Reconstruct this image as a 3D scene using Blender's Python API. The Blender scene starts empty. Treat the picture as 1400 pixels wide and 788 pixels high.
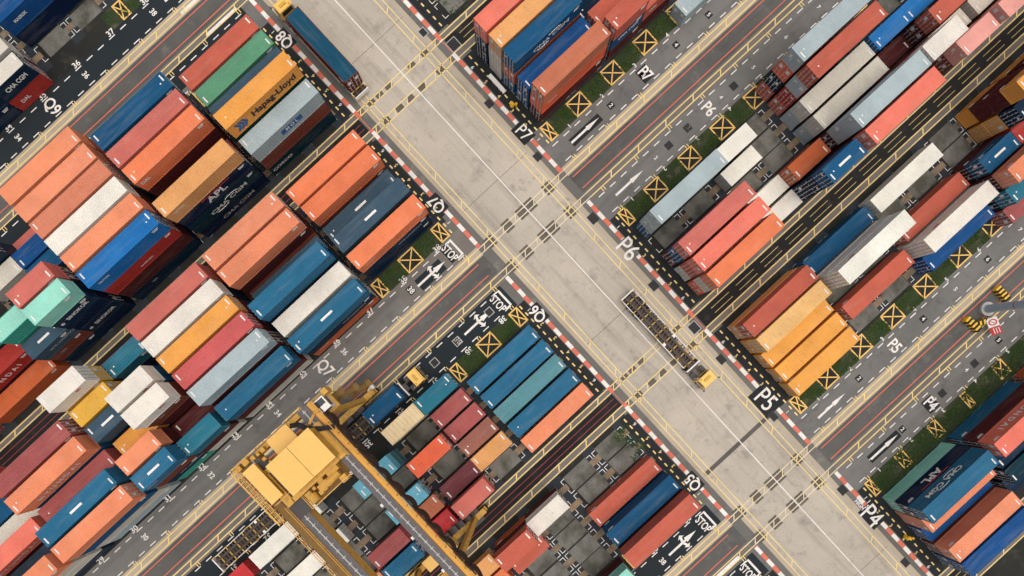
import bpy, bmesh, math, random
from mathutils import Matrix, Vector
random.seed(7)
R = math.radians
scene = bpy.context.scene
C = scene.collection

# ------------------------------------------------------------------ camera
cam = bpy.data.cameras.new("camera"); co = bpy.data.objects.new("camera", cam); C.objects.link(co)
co.location = (0, 0, 84.0); co.rotation_euler = (R(-1.0007), R(-0.8007), R(47.1795))
cam.sensor_width = 36; cam.sensor_fit = 'HORIZONTAL'; cam.lens = 774.4 * 36 / 1400
cam.shift_y = (522.29 - 394) / 1400; cam.clip_start = 1; cam.clip_end = 3000
scene.camera = co
# ------------------------------------------------------------------ light
SUN = Vector((0.16, 0.10, 1.0)).normalized()
world = bpy.data.worlds.new("World"); scene.world = world; world.use_nodes = True
nt = world.node_tree
sky = nt.nodes.new('ShaderNodeTexSky'); sky.sky_type = 'NISHITA'; sky.sun_disc = False
sky.sun_elevation = math.asin(SUN.z); sky.sun_rotation = math.atan2(SUN.x, SUN.y)
sky.dust_density = 9.0; sky.air_density = 1.0; sky.ozone_density = 1.0
bg = nt.nodes['Background']; nt.links.new(sky.outputs[0], bg.inputs[0]); bg.inputs[1].default_value = 0.10
sl = bpy.data.lights.new("sun", 'SUN'); sl.energy = 1.5; sl.angle = R(125); sl.color = (1.0, 0.95, 0.86)
so = bpy.data.objects.new("sun", sl); C.objects.link(so)
so.rotation_euler = SUN.to_track_quat('Z', 'Y').to_euler(); so.location = (60, 40, 200)
scene.view_settings.view_transform = 'Standard'; scene.view_settings.look = 'None'
scene.view_settings.exposure = 0.02; scene.view_settings.gamma = 1.0

def lin(c):
    return tuple(((v / 255) / 12.92 if v <= 10 else (((v / 255) + 0.055) / 1.055) ** 2.4) for v in c)

# ------------------------------------------------------------------ materials
class N:
    def __init__(s, name):
        s.m = bpy.data.materials.new(name); s.m.use_nodes = True; s.t = s.m.node_tree
        s.b = s.t.nodes['Principled BSDF']
    def n(s, typ, **kw):
        o = s.t.nodes.new(typ)
        for k, v in kw.items():
            if k in o.bl_rna.properties.keys(): setattr(o, k, v)
            else: o.inputs[k.replace('_', ' ')].default_value = v
        return o
    def l(s, a, b): s.t.links.new(a, b)
    def co(s, kind='Object', scale=(1, 1, 1), rnd=False):
        t = s.n('ShaderNodeTexCoord'); mp = s.n('ShaderNodeMapping'); mp.inputs['Scale'].default_value = scale
        s.l(t.outputs[kind], mp.inputs[0])
        if rnd:
            oi = s.n('ShaderNodeObjectInfo'); mu = s.n('ShaderNodeMath', operation='MULTIPLY'); mu.inputs[1].default_value = 300
            s.l(oi.outputs['Random'], mu.inputs[0]); s.l(mu.outputs[0], mp.inputs['Location'])
        return mp.outputs[0]
    def noise(s, co, scale, detail=4, rough=.6):
        o = s.n('ShaderNodeTexNoise'); o.inputs['Scale'].default_value = scale; o.inputs['Detail'].default_value = detail
        o.inputs['Roughness'].default_value = rough; s.l(co, o.inputs['Vector']); return o.outputs['Fac']
    def ramp(s, f, a, b, ca=(0, 0, 0, 1), cb=(1, 1, 1, 1)):
        o = s.n('ShaderNodeValToRGB'); e = o.color_ramp.elements
        e[0].position = a; e[1].position = b; e[0].color = ca; e[1].color = cb; s.l(f, o.inputs[0]); return o.outputs[0]
    def mix(s, f, a, b, mode='MIX'):
        o = s.n('ShaderNodeMix', data_type='RGBA', blend_type=mode)
        for v, i in ((f, 0), (a, 6), (b, 7)):
            if hasattr(v, 'is_linked') or hasattr(v, 'links'): s.l(v, o.inputs[i])
            elif i == 0: o.inputs[0].default_value = v
            else: o.inputs[i].default_value = (*v[:3], 1)
        return o.outputs[2]
    def out(s, col, rough=.7, bump=None, bs=.3, bd=.02, spec=.3):
        if hasattr(col, 'links'): s.l(col, s.b.inputs['Base Color'])
        else: s.b.inputs['Base Color'].default_value = (*col[:3], 1)
        s.b.inputs['Roughness'].default_value = rough
        s.b.inputs['Specular IOR Level'].default_value = spec
        if bump is not None:
            o = s.n('ShaderNodeBump'); o.inputs['Strength'].default_value = bs; o.inputs['Distance'].default_value = bd
            s.l(bump, o.inputs['Height']); s.l(o.outputs[0], s.b.inputs['Normal'])
        return s.m

def ground_mat(name, c1, c2, c3=None, big=.08, fine=6, stain=0.5, rough=.85, crack=False, streak=None):
    m = N(name); g = m.co('Object')
    base = m.mix(m.ramp(m.noise(g, big, 6, .65), .35, .68), c1, c2)
    f = m.noise(g, fine, 3, .7)
    base = m.mix(m.ramp(f, .25, .8), base, m.mix(1.0, base, (.78, .78, .78), 'MULTIPLY'))
    if c3: base = m.mix(m.ramp(m.noise(g, .35, 5, .7), .55, .72), base, c3)
    st = m.ramp(m.noise(m.co('Object', (1, 1, 1)), .6, 8, .75), .56, .75)
    k = m.n('ShaderNodeMath', operation='MULTIPLY'); k.inputs[1].default_value = stain; m.l(st, k.inputs[0])
    base = m.mix(k.outputs[0], base, m.mix(1.0, base, (.55, .53, .5), 'MULTIPLY'))
    if streak:
        s1 = m.ramp(m.noise(m.co('Object', streak), .5, 5, .7), .5, .75)
        k2 = m.n('ShaderNodeMath', operation='MULTIPLY'); k2.inputs[1].default_value = .6; m.l(s1, k2.inputs[0])
        base = m.mix(k2.outputs[0], base, m.mix(1.0, base, (.45, .45, .46), 'MULTIPLY'))
    if crack:
        v = m.n('ShaderNodeTexVoronoi', feature='DISTANCE_TO_EDGE'); v.inputs['Scale'].default_value = .11
        wn = m.n('ShaderNodeTexNoise'); wn.inputs['Scale'].default_value = .7; wn.inputs['Detail'].default_value = 6; m.l(g, wn.inputs['Vector'])
        mv = m.n('ShaderNodeMix', data_type='RGBA'); mv.inputs[0].default_value = .08; m.l(g, mv.inputs[6]); m.l(wn.outputs['Color'], mv.inputs[7])
        ad = m.n('ShaderNodeVectorMath', operation='MULTIPLY_ADD'); ad.inputs[1].default_value = (3, 3, 3); m.l(wn.outputs['Color'], ad.inputs[0]); m.l(g, ad.inputs[2])
        m.l(ad.outputs[0], v.inputs['Vector'])
        ck = m.ramp(v.outputs['Distance'], 0.0, .012, (1, 1, 1, 1), (0, 0, 0, 1))
        k3 = m.n('ShaderNodeMath', operation='MULTIPLY'); k3.inputs[1].default_value = .16; m.l(ck, k3.inputs[0])
        base = m.mix(k3.outputs[0], base, (.12, .11, .1))
    return m.out(base, rough, f, .25, .02, .2)

def paint_mat(name, c, wear=.35, under=(.2, .19, .18)):
    m = N(name); g = m.co('Object')
    w = m.ramp(m.noise(g, 1.6, 8, .8), .46, .66); k = m.n('ShaderNodeMath', operation='MULTIPLY'); k.inputs[1].default_value = wear; m.l(w, k.inputs[0])
    v = m.ramp(m.noise(g, .25, 3), .3, .7)
    base = m.mix(v, c, tuple(x * .84 for x in c))
    return m.out(m.mix(k.outputs[0], base, under), .7, spec=.2)

def steel_mat(name, c, dirt=.4, rough=.5, dirtc=(.09, .06, .04)):
    m = N(name); g = m.co('Object')
    d = m.ramp(m.noise(g, 1.3, 7, .72), .5, .75); k = m.n('ShaderNodeMath', operation='MULTIPLY'); k.inputs[1].default_value = dirt; m.l(d, k.inputs[0])
    return m.out(m.mix(k.outputs[0], c, dirtc), rough, spec=.35)

# container paint: the object's own colour, weathered
def container_mat(name, rust):
    m = N(name); oi = m.n('ShaderNodeObjectInfo'); col = oi.outputs['Color']
    g = m.co('Object', rnd=True)
    fade = m.ramp(m.noise(g, .22, 5, .65), .3, .72)
    base = m.mix(fade, m.mix(1.0, col, (.76, .765, .78), 'MULTIPLY'), col)
    st = m.noise(m.co('Object', (1, .35, 1), True), 2.6, 6, .7)
    a = m.ramp(st, .60, .74); k = m.n('ShaderNodeMath', operation='MULTIPLY'); k.inputs[1].default_value = .42; m.l(a, k.inputs[0])
    base = m.mix(k.outputs[0], base, m.mix(1.0, base, (.5, .46, .42), 'MULTIPLY'))
    lg = m.ramp(m.noise(m.co('Object', (2.2, .25, 1), True), .7, 5, .6), .5, .72)
    kk = m.n('ShaderNodeMath', operation='MULTIPLY'); kk.inputs[1].default_value = .35; m.l(lg, kk.inputs[0])
    base = m.mix(kk.outputs[0], base, m.mix(.25, base, (.5, .46, .42)))
    sc = m.noise(m.co('Object', (.5, 2.6, 1), True), 1.1, 7, .8)
    sp = m.ramp(sc, *((.60, .70) if rust > .7 else (.655, .72))); k2 = m.n('ShaderNodeMath', operation='MULTIPLY'); k2.inputs[1].default_value = rust; m.l(sp, k2.inputs[0])
    base = m.mix(k2.outputs[0], base, (.075, .045, .032))
    return m.out(base, .65, st, .08, .02, .12)

M = {}
M['paint'] = container_mat('container_paint', .55)
M['rusty'] = container_mat('container_paint_rusty', .95)
M['white_mark'] = paint_mat('white_decal', (.8, .79, .76), .15)
M['grey_mark'] = paint_mat('faded_decal', (.42, .43, .43), .4)
M['black_mark'] = paint_mat('black_decal', (.02, .02, .025), .1)
M['red_mark'] = paint_mat('red_decal', (.55, .05, .05), .1)
M['blue_mark'] = paint_mat('blue_decal', (.03, .13, .33), .1)
M['galv'] = steel_mat('galvanised_steel', (.42, .42, .41), .3, .45)
_c = ground_mat('road_concrete', (.54, .49, .41), (.40, .37, .315), (.28, .265, .235), .06, 5, .7, crack=True, streak=(.07, 1, 1))
M['concrete'] = _c
M['asphalt'] = ground_mat('worn_asphalt', (.20, .20, .19), (.14, .142, .136), (.10, .10, .098), .09, 9, .6, streak=(1, .06, 1))
M['asphalt_road'] = ground_mat('apron_asphalt', (.17, .168, .155), (.125, .125, .118), (.22, .21, .185), .09, 9, .45)
M['new_asphalt'] = ground_mat('new_asphalt', (.016, .024, .03), (.022, .03, .036), None, .1, 10, .2)
M['runway'] = ground_mat('runway_asphalt', (.125, .124, .117), (.09, .09, .087), (.15, .147, .135), .1, 9, .4, streak=(1, .1, 1))
M['dark_runway'] = ground_mat('dark_runway', (.022, .023, .022), (.012, .013, .013), (.04, .04, .038), .1, 6, .5)
M['strip'] = ground_mat('wheel_strip_concrete', (.50, .43, .33), (.38, .33, .26), None, .12, 7, .45)
M['strip_grey'] = ground_mat('wheel_strip_grey', (.2, .185, .165), (.15, .14, .13), None, .12, 7, .45)
M['yard'] = ground_mat('yard_floor', (.028, .029, .026), (.016, .018, .018), (.05, .046, .036), .15, 5, .5)
M['earth'] = ground_mat('brown_concrete_strip', (.30, .215, .14), (.14, .115, .085), (.07, .065, .055), .4, 6, .6)
m = N('rough_grey_slab'); g = m.co('Object'); g2 = m.co('Object', rnd=True)
sx = m.n('ShaderNodeSeparateXYZ'); m.l(g, sx.inputs[0])
def absdiv(o, d):
    a = m.n('ShaderNodeMath', operation='ABSOLUTE'); m.l(o, a.inputs[0]); e = m.n('ShaderNodeMath', operation='DIVIDE'); m.l(a.outputs[0], e.inputs[0]); e.inputs[1].default_value = d; return e.outputs[0]
mx_ = m.n('ShaderNodeMath', operation='MAXIMUM'); m.l(absdiv(sx.outputs[0], 1.32), mx_.inputs[0]); m.l(absdiv(sx.outputs[1], 2.25), mx_.inputs[1])
nz = m.noise(g2, .9, 7, .72); ad = m.n('ShaderNodeMath', operation='MULTIPLY_ADD'); ad.inputs[1].default_value = 1.5; m.l(nz, ad.inputs[0]); m.l(mx_.outputs[0], ad.inputs[2])
core = m.ramp(ad.outputs[0], 1.02, 1.36, (1, 1, 1, 1), (0, 0, 0, 1))
gr = m.mix(m.ramp(m.noise(g2, 9, 4, .8), .35, .7), (.21, .21, .19), (.11, .112, .10))
gr = m.mix(m.ramp(m.noise(g2, .35, 3, .6), .4, .65), gr, m.mix(1.0, gr, (.45, .46, .42), 'MULTIPLY'))
M['slab'] = m.out(m.mix(core, (.022, .024, .02), gr), .9, nz, .3, .03, .15)
M['pad'] = ground_mat('dark_pad', (.026, .034, .042), (.034, .042, .05), None, .5, 6, .4)
M['soil'] = ground_mat('grass_soil', (.022, .042, .014), (.045, .055, .026), (.13, .118, .085), .3, 5, .5)
M['patch'] = ground_mat('dark_patch', (.14, .13, .115), (.1, .095, .085), None, .5, 8, .4)
M['yellow'] = paint_mat('yellow_line_paint', (.86, .66, .27), .3, (.28, .24, .18))
M['joint'] = ground_mat('joint_tar', (.12, .113, .10), (.09, .085, .08), None, .4, 6, .3)
M['walk_orange'] = steel_mat('walkway_orange', (.68, .36, .07), .35, .6)
M['festoon'] = steel_mat('festoon_rubber', (.035, .018, .012), .3, .7)
M['grating'] = steel_mat('walkway_grating', (.20, .115, .03), .6, .7)
M['faded'] = paint_mat('faded_yellow_paint', (.78, .66, .42), .85, (.44, .39, .32))
M['orange_yellow'] = paint_mat('box_yellow_paint', (.88, .57, .17), .25, (.25, .2, .12))
M['white'] = paint_mat('white_line_paint', (.82, .80, .76), .3)
M['red'] = paint_mat('red_line_paint', (.68, .155, .10), .3)
M['dark_red'] = paint_mat('dark_red_line_paint', (.33, .055, .07), .35, (.05, .04, .04))
M['kerb_red'] = paint_mat('kerb_red', (.68, .17, .11), .25)
M['kerb_white'] = paint_mat('kerb_white', (.8, .77, .73), .25)
M['black'] = paint_mat('black_paint', (.014, .017, .02), .12, (.08, .08, .08))
M['grate'] = steel_mat('cast_iron', (.03, .032, .033), .2, .6)
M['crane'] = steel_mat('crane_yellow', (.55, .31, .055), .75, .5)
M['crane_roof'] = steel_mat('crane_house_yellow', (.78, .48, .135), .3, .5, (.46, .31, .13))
M['crane_dark'] = steel_mat('crane_dark_steel', (.055, .05, .05), .3, .5)
M['crane_grey'] = steel_mat('girder_top_grey', (.10, .095, .10), .5, .55, (.2, .18, .16))
M['cab_yellow'] = steel_mat('cab_yellow', (.80, .50, .12), .15, .4, (.4, .25, .1))
M['tyre'] = steel_mat('tyre_rubber', (.012, .012, .012), .2, .8)
M['chassis'] = steel_mat('chassis_steel', (.06, .045, .035), .6, .6, (.17, .10, .06))
M['chassis_yellow'] = steel_mat('chassis_yellow', (.55, .34, .06), .5, .5)
M['glass'] = N('cab_glass').out((.02, .03, .035), .08, spec=.6)
M['whitepaint'] = steel_mat('white_paint', (.74, .73, .71), .25, .5, (.35, .3, .26))
M['mast'] = steel_mat('mast_blue_grey', (.30, .38, .45), .3, .45, (.16, .18, .2))
M['hydrant'] = steel_mat('hydrant_yellow', (.80, .48, .03), .2, .45)
M['grass'] = ground_mat('grass_blades', (.03, .07, .016), (.065, .095, .028), None, .5, 6, .2)
M['weed'] = ground_mat('weed_leaves', (.03, .085, .018), (.06, .12, .03), None, .8, 6, .2)

# ------------------------------------------------------------------ mesh helper
class MB:
    def __init__(s): s.v = []; s.f = []; s.mi = []; s.cur = 0
    def quad(s, a, b, c, d):
        i = len(s.v); s.v += [a, b, c, d]; s.f.append((i, i + 1, i + 2, i + 3)); s.mi.append(s.cur)
    def poly(s, pts):
        i = len(s.v); s.v += pts; s.f.append(tuple(range(i, i + len(pts)))); s.mi.append(s.cur)
    def box(s, x0, x1, y0, y1, z0, z1):
        i = len(s.v)
        s.v += [(x0, y0, z0), (x1, y0, z0), (x1, y1, z0), (x0, y1, z0), (x0, y0, z1), (x1, y0, z1), (x1, y1, z1), (x0, y1, z1)]
        for f in ((3, 2, 1, 0), (4, 5, 6, 7), (0, 1, 5, 4), (1, 2, 6, 5), (2, 3, 7, 6), (3, 0, 4, 7)):
            s.f.append(tuple(i + k for k in f)); s.mi.append(s.cur)
    def flat(s, x0, x1, y0, y1, z=0.0): s.quad((x0, y0, z), (x1, y0, z), (x1, y1, z), (x0, y1, z))
    def bar(s, p, q, w, h=None):
        h = h or w; p = Vector(p); q = Vector(q); d = (q - p)
        if d.length < 1e-6: return
        d.normalize(); up = Vector((0, 0, 1)) if abs(d.z) < .95 else Vector((0, 1, 0))
        a = d.cross(up).normalized(); b = a.cross(d).normalized(); a *= w / 2; b *= h / 2
        i = len(s.v)
        for e in (p, q):
            for sa, sb in ((-1, -1), (1, -1), (1, 1), (-1, 1)): s.v.append(tuple(e + a * sa + b * sb))
        for f in ((0, 1, 2, 3), (7, 6, 5, 4), (4, 5, 1, 0), (5, 6, 2, 1), (6, 7, 3, 2), (7, 4, 0, 3)):
            s.f.append(tuple(i + k for k in f)); s.mi.append(s.cur)
    def cyl(s, p, q, r, n=12, r2=None):
        r2 = r if r2 is None else r2
        p = Vector(p); q = Vector(q); d = (q - p).normalized(); up = Vector((0, 0, 1)) if abs(d.z) < .9 else Vector((1, 0, 0))
        a = d.cross(up).normalized(); b = d.cross(a).normalized(); i = len(s.v)
        for e, rr in ((p, r), (q, r2)):
            for k in range(n):
                t = 2 * math.pi * k / n; s.v.append(tuple(e + a * rr * math.cos(t) + b * rr * math.sin(t)))
        for k in range(n):
            s.f.append((i + k, i + (k + 1) % n, i + n + (k + 1) % n, i + n + k)); s.mi.append(s.cur)
        s.f.append(tuple(i + n - 1 - k for k in range(n))); s.mi.append(s.cur)
        s.f.append(tuple(i + n + k for k in range(n))); s.mi.append(s.cur)
    def mesh(s, name, mats):
        me = bpy.data.meshes.new(name); me.from_pydata(s.v, [], s.f)
        for m in (mats if isinstance(mats, (list, tuple)) else [mats]): me.materials.append(m)
        if any(s.mi): me.polygons.foreach_set('material_index', s.mi)
        bm = bmesh.new(); bm.from_mesh(me); bmesh.ops.recalc_face_normals(bm, faces=bm.faces); bm.to_mesh(me); bm.free()
        return me

def link(name, me, parent=None, loc=None, col=None, rz=None):
    o = bpy.data.objects.new(name, me); C.objects.link(o)
    if parent: o.parent = parent
    if loc: o.location = loc
    if rz is not None: o.rotation_euler = (0, 0, rz)
    if col: o.color = (*col[:3], 1)
    return o
def thing(name, label, cat, loc=(0, 0, 0), rz=0, group=None):
    o = bpy.data.objects.new(name, None); C.objects.link(o); o.location = loc; o.rotation_euler = (0, 0, rz); o.empty_display_size = .3
    o['label'] = label; o['category'] = cat
    if group: o['group'] = group
    return o
def struct(name, mb, mat, z=0.0):
    o = link(name, mb.mesh(name, mat)); o.location.z = z; o['kind'] = 'structure'; return o
def flat_up(mb):
    # sheets face up
    out = []
    for f in mb.f:
        a, b, c = (Vector(mb.v[k]) for k in f[:3])
        out.append(f if (b - a).cross(c - a).z > 0 else f[::-1])
    mb.f = out
def sheet(name, mb, mat, z, kind='structure'):
    flat_up(mb); me = bpy.data.meshes.new(name); me.from_pydata(mb.v, [], mb.f)
    for m in (mat if isinstance(mat, list) else [mat]): me.materials.append(m)
    if any(mb.mi): me.polygons.foreach_set('material_index', mb.mi)
    o = link(name, me); o.location.z = z
    if kind: o['kind'] = kind
    return o
TXT = {}
def text(name, body, mat, size, loc, rot, parent=None, sx=1.0, bold=.02, extr=0.0, align='CENTER', kind=None, space=1.0):
    cu = bpy.data.curves.new(name, 'FONT'); cu.body = body; cu.size = size; cu.align_x = align; cu.align_y = 'CENTER'
    cu.offset = bold * size; cu.extrude = extr; cu.resolution_u = 3; cu.space_character = space
    cu.materials.append(mat)
    key = (body, mat.name, size, bold, space, align)
    if key not in TXT:
        tmp = bpy.data.objects.new('tmp', cu); C.objects.link(tmp)
        TXT[key] = bpy.data.meshes.new_from_object(tmp.evaluated_get(bpy.context.evaluated_depsgraph_get())); TXT[key].name = name
        bpy.data.objects.remove(tmp)
    o = bpy.data.objects.new(name, TXT[key]); C.objects.link(o); o.location = loc; o.rotation_euler = rot; o.scale = (sx, 1, 1)
    if parent: o.parent = parent
    if kind: o['kind'] = kind
    return o

# ------------------------------------------------------------------ layout constants (metres)
PER = 54.87
KL, KR = 9.82, 26.24                # painted kerb lines either side of the main road
X0 = {'Q8': -57.6, 'P8': -57.6, 'Q7': -37.1, 'P7': -37.1, 'Q6': -2.6, 'P6': -2.6, 'Q5': 17.7, 'P5': 17.7, 'P4': 52.4, 'Q4': 52.4, 'Q9': -92.1, 'P9': -92.1}
def rowx(b, r): return X0[b] + 2.85 * r
def slot_y(b, k, s, n40):
    if b[0] == 'P': y = 28.85 + 13.3 * k
    else: y = -5.0 - 13.3 * k
    return y if n40 else y + 6.13 * s

# ------------------------------------------------------------------ ground
g = MB(); g.flat(-700, 700, -700, 700); sheet('ground', g, M['yard'], 0)
# main road: concrete slabs with open joints
g = MB(); g.flat(-420, 420, 11.2, 24.9); sheet('road_base', g, M['joint'], .004)
road = bpy.data.objects.new('road', None); C.objects.link(road); road['kind'] = 'structure'
joints = [-101.6, -74.9, -48.15, -21.4, 5.4, 31.7, 58.4, 85.1]
for i in range(len(joints) - 1):
    a, b = joints[i], joints[i + 1]
    for (y0, y1) in ((11.2, 18.72), (18.78, 24.9)):
        s = MB(); wa = .32 if abs(a - 31.7) < .1 else .03; wb = .32 if abs(b - 31.7) < .1 else .03
        s.flat(a + wa, b - wb, y0 + .01, y1 - .01); flat_up(s)
        o = sheet('road_slab', s, M['concrete'], .008, None); o.parent = road
# apron strips beside the road
g = MB()
for y0, y1 in ((8.0, 11.2), (24.9, 28.6)): g.flat(-420, 420, y0, y1)
sheet('apron', g, M['asphalt_road'], .004)
g = MB()
for y0, y1 in ((11.05, 11.6), (24.5, 25.2)): g.flat(-420, 420, y0, y1)
sheet('road_edge', g, M['strip'], .012)

lane, newlane, wide, stripc, stripg, dark, grassm = MB(), MB(), MB(), MB(), MB(), MB(), MB()
PY0, PY1, QY0, QY1 = 26.6, 190., -190., 9.5
def both(mb, x0, x1): mb.flat(x0, x1, PY0, PY1); mb.flat(x0, x1, QY0, QY1)
for i in range(-2, 4):
    o = PER * i
    # lane beside odd block, wide runway, lane beside even block, narrow dark runway
    both(lane, o - 20.1, o - 16.3)
    both(wide, o - 14.75, o - 11.45)
    both(stripc, o - 16.3, o - 14.75); both(stripg, o - 11.45, o - 9.85)
    if i <= -1 and i > -3: pass
    lane.flat(o - 9.85, o - 5.95, PY0, PY1)
    (newlane if i in (0,) else lane).flat(o - 9.85, o - 5.95, QY0, QY1)
    both(stripg, o + 12.15, o + 13.25); both(stripg, o + 15.5, o + 16.7)
    both(dark, o + 13.25, o + 15.5)
sheet('truck_lane', lane, M['asphalt'], .010)
sheet('crane_runway', wide, M['runway'], .010)
sheet('runway_strip', stripc, M['strip'], .011)
sheet('runway_strip_grey', stripg, M['strip_grey'], .011)
sheet('narrow_runway', dark, M['dark_runway'], .010)
# newer asphalt patches in the lanes
n = MB()
n.flat(-20.1 - PER, -16.35 - PER, QY0, 9.4)        # Q9 lane
n.flat(-9.75, -5.95, -60, 8.2)                      # Q6 lane
n.flat(35.0, 38.5, -60, 8.6)                        # Q5 lane
n.flat(45.1, 48.9, -60, 8.9)                        # Q4 lane
n.flat(-18.85, -16.9, -.6, 4.2)
n.flat(-65.2, -62, -60, 8)
sheet('new_asphalt', n, M['new_asphalt'], .014)
# concrete at the mouth of the Q7 lane
n = MB(); n.flat(-20.1, -16.35, -3.9, -.62); n.flat(-20.1, -18.87, -.6, 4.2); n.flat(-16.88, -16.35, -.6, 4.2); n.flat(-20.1, -16.35, 4.22, 9.3)
sheet('lane_mouth_concrete', n, M['strip_grey'], .014)
# dark strip between kerb line and first bay
n = MB()
for b in ('7', '5'):
    x = X0['P' + b]; n.flat(x - .7, x + 14.2, 26.7, 28.6); n.flat(x - .7, x + 14.2, 7.6, 9.4)
for b in ('6', '4', '8'):
    x = X0['P' + b]; n.flat(x - 3.2, x + 14.6, 26.7, 28.6); n.flat(x - 3.2, x + 14.6, 7.6, 9.4)
sheet('block_end_strip', n, M['black'], .012)

# block floors: brown strips at slot ends, rough slabs in the slots, dark pads at the corners
earth, slab, pad, mark = MB(), MB(), MB(), MB()
def ell(x, y, dx, dy, s=.72, w=.095):
    mark.flat(min(x, x + dx * s), max(x, x + dx * s), min(y, y + dy * w), max(y, y + dy * w))
    mark.flat(min(x, x + dx * w), max(x, x + dx * w), min(y + dy * w, y + dy * s), max(y + dy * w, y + dy * s))
for b in ('Q9', 'Q8', 'P8', 'Q7', 'P7', 'Q6', 'P6', 'Q5', 'P5', 'P4', 'Q4'):
    xs = X0[b]
    ext = 0 if b[1] in '79' or b[1] == '5' else 0
    for k in range(6):
        for s in (0, 1):
            y = slot_y(b, k, s, False)
            yj = y + 6.1
            earth.flat(xs - .3, xs + 14.1, y + 5.1, y + (7.1 if s == 0 else 7.6))
            for r in range(5):
                x = rowx(b, r)
                jx = random.uniform(-.1, .1); jy = random.uniform(-.15, .15)
                for (cx, dx) in ((x, 1), (x + 2.44, -1)):
                    ell(cx, y + (.12 if s else 0), dx, 1); ell(cx, y + (6.06 if s else 5.94), dx, -1)
            for r in range(6):
                x = xs + 2.85 * r - .2
                pad.flat(x - .95, x + .95, yj - .95, yj + (.95 if s == 0 else 1.6))
sheet('block_strip', earth, M['earth'], .004)
sheet('corner_pad', pad, M['pad'], .008)
sheet('slot_corner_marks', mark, M['white'], .012)

# painted lines --------------------------------------------------------------
yl, wl, rl, drl, oy, fl = MB(), MB(), MB(), MB(), MB(), MB()
def ypair(x0, x1, w=.16, mb=None):
    mb = mb or yl
    for x in (x0, x1):
        mb.flat(x - w / 2, x + w / 2, 27.3, 190); mb.flat(x - w / 2, x + w / 2, -190, 8.9)
def diag(mb, x0, y0, x1, y1, w):
    d = Vector((x1 - x0, y1 - y0)); d.normalize(); p = Vector((-d.y, d.x)) * w / 2
    mb.quad((x0 - p.x, y0 - p.y, 0), (x1 - p.x, y1 - p.y, 0), (x1 + p.x, y1 + p.y, 0), (x0 + p.x, y0 + p.y, 0))
YS_P = [29.2 + 6.65 * k for k in range(16)]
YS_Q = [7.3 - 6.65 * k for k in range(18)]
for i in range(-2, 4):
    o = PER * i
    for (a, b, up) in ((o - 15.88, o - 15.04, 1), (o - 11.12, o - 10.28, -1), (o + 12.32, o + 13.1, 1), (o + 15.62, o + 16.56, -1)):
        ypair(a, b)
        for yy in [1.73 - 5.5 * k for k in range(-1, 30)] + [31.5 + 5.5 * k for k in range(0, 26)]:
            diag(yl, a + .06, yy + .32, b - .06, yy - .32, .17)
        # crossing the main road
        q_ = fl if o - 16 < a < o - 10 else yl
        for x in (a, b): q_.flat(x - .075, x + .075, 8.9, 27.3)
        for yy in (10.4, 14.2, 16.6, 20.3, 22.2, 25.3): diag(q_, a + .06, yy + .3, b - .06, yy - .3, .14)
    for x in (o - 14.2, o - 12.03): rl.flat(x - .075, x + .075, 27.0, 190); rl.flat(x - .075, x + .075, -190, 8.0)
    for x in (o + 14.0, o + 14.86):
        drl.flat(x - .05, x + .05, -190, 9.2)
        for k in range(28): yl.flat(x - .03, x + .03, 29 + 5.0 * k, 29 + 5.0 * k + 3.6)
    # lane dashes with small tick pairs at the slot numbers
    for x in (o - 19.53, o - 16.67, o - 9.42, o - 6.48):
        for k in range(72):
            y = 28.4 + 2.217 * k; wl.flat(x - .075, x + .075, y - .56, y + .56)
            y = 6.8 - 2.217 * k; wl.flat(x - .075, x + .075, y - .56, y + .56)
    for yy in YS_P + YS_Q:
        for d in (-.2, .2):
            yl.flat(o - 16.55, o - 15.98, yy + d - .06, yy + d + .06); yl.flat(o - 10.18, o - 9.55, yy + d - .06, yy + d + .06)
            yl.flat(o - 6.4, o - 5.9, yy + d - .06, yy + d + .06)
# pairs along the main road
for (a, b) in ((11.75, 12.6), (23.0, 23.9)):
    for y in (a, b): yl.flat(-300, 300, y - .07, y + .07)
    for k in range(-40, 40): diag(yl, 5.6 * k + .35, a + .05, 5.6 * k - .3, b - .05, .14)
wl.flat(-420, 420, 18.70, 18.85)
# dashed yellow at the block ends
for b in X0:
    x = X0[b]; y = 27.75 if b[0] == 'P' else 8.3
    xa, xb = (x - 3.0, x + 14.4) if b[1] in '468' else (x - .4, x + 16.6)
    xx = xa
    while xx < xb: yl.flat(xx, xx + .62, y - .11, y + .11); xx += 1.28
# hatched yellow boxes on dark pads in the grass strips
boxpad = MB()
def hatch(x0, x1, y0, y1, w=.2, full=True):
    boxpad.flat(x0, x1, y0, y1)
    for (a, b, c, d) in ((x0, x1, y0, y0 + w), (x0, x1, y1 - w, y1), (x0, x0 + w, y0 + w, y1 - w), (x1 - w, x1, y0 + w, y1 - w)): oy.flat(a, b, c, d)
    diag(oy, x0 + w, y0 + w, x1 - w, y1 - w, w * .9)
    m = ((x0 + x1) / 2, (y0 + y1) / 2); L = Vector((x1 - x0 - 2 * w, y1 - y0 - 2 * w)); u = L.normalized()
    for (ax, ay, bx, by) in ((x0 + w, y1 - w, m[0], m[1]), (m[0], m[1], x1 - w, y0 + w)):
        d = (Vector((bx - ax, by - ay))).normalized()
        if (ax, ay) == m: ax += d.x * .14; ay += d.y * .14
        else: bx -= d.x * .14; by -= d.y * .14
        diag(oy, ax, ay, bx, by, w * .9)
def boxes(x0, x1, ys): 
    for (a, b) in ys: hatch(x0, x1, a, b)
bP = [(28.2, 29.7), (33.4, 36.35), (40.2, 43.1), (46.75, 49.7), (53.4, 56.3), (60.2, 63.2), (66.9, 69.8), (73.4, 76.3)]
bQ = [(6.2, 7.9), (-.4, 2.6), (-5.8, -4.2)]
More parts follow.
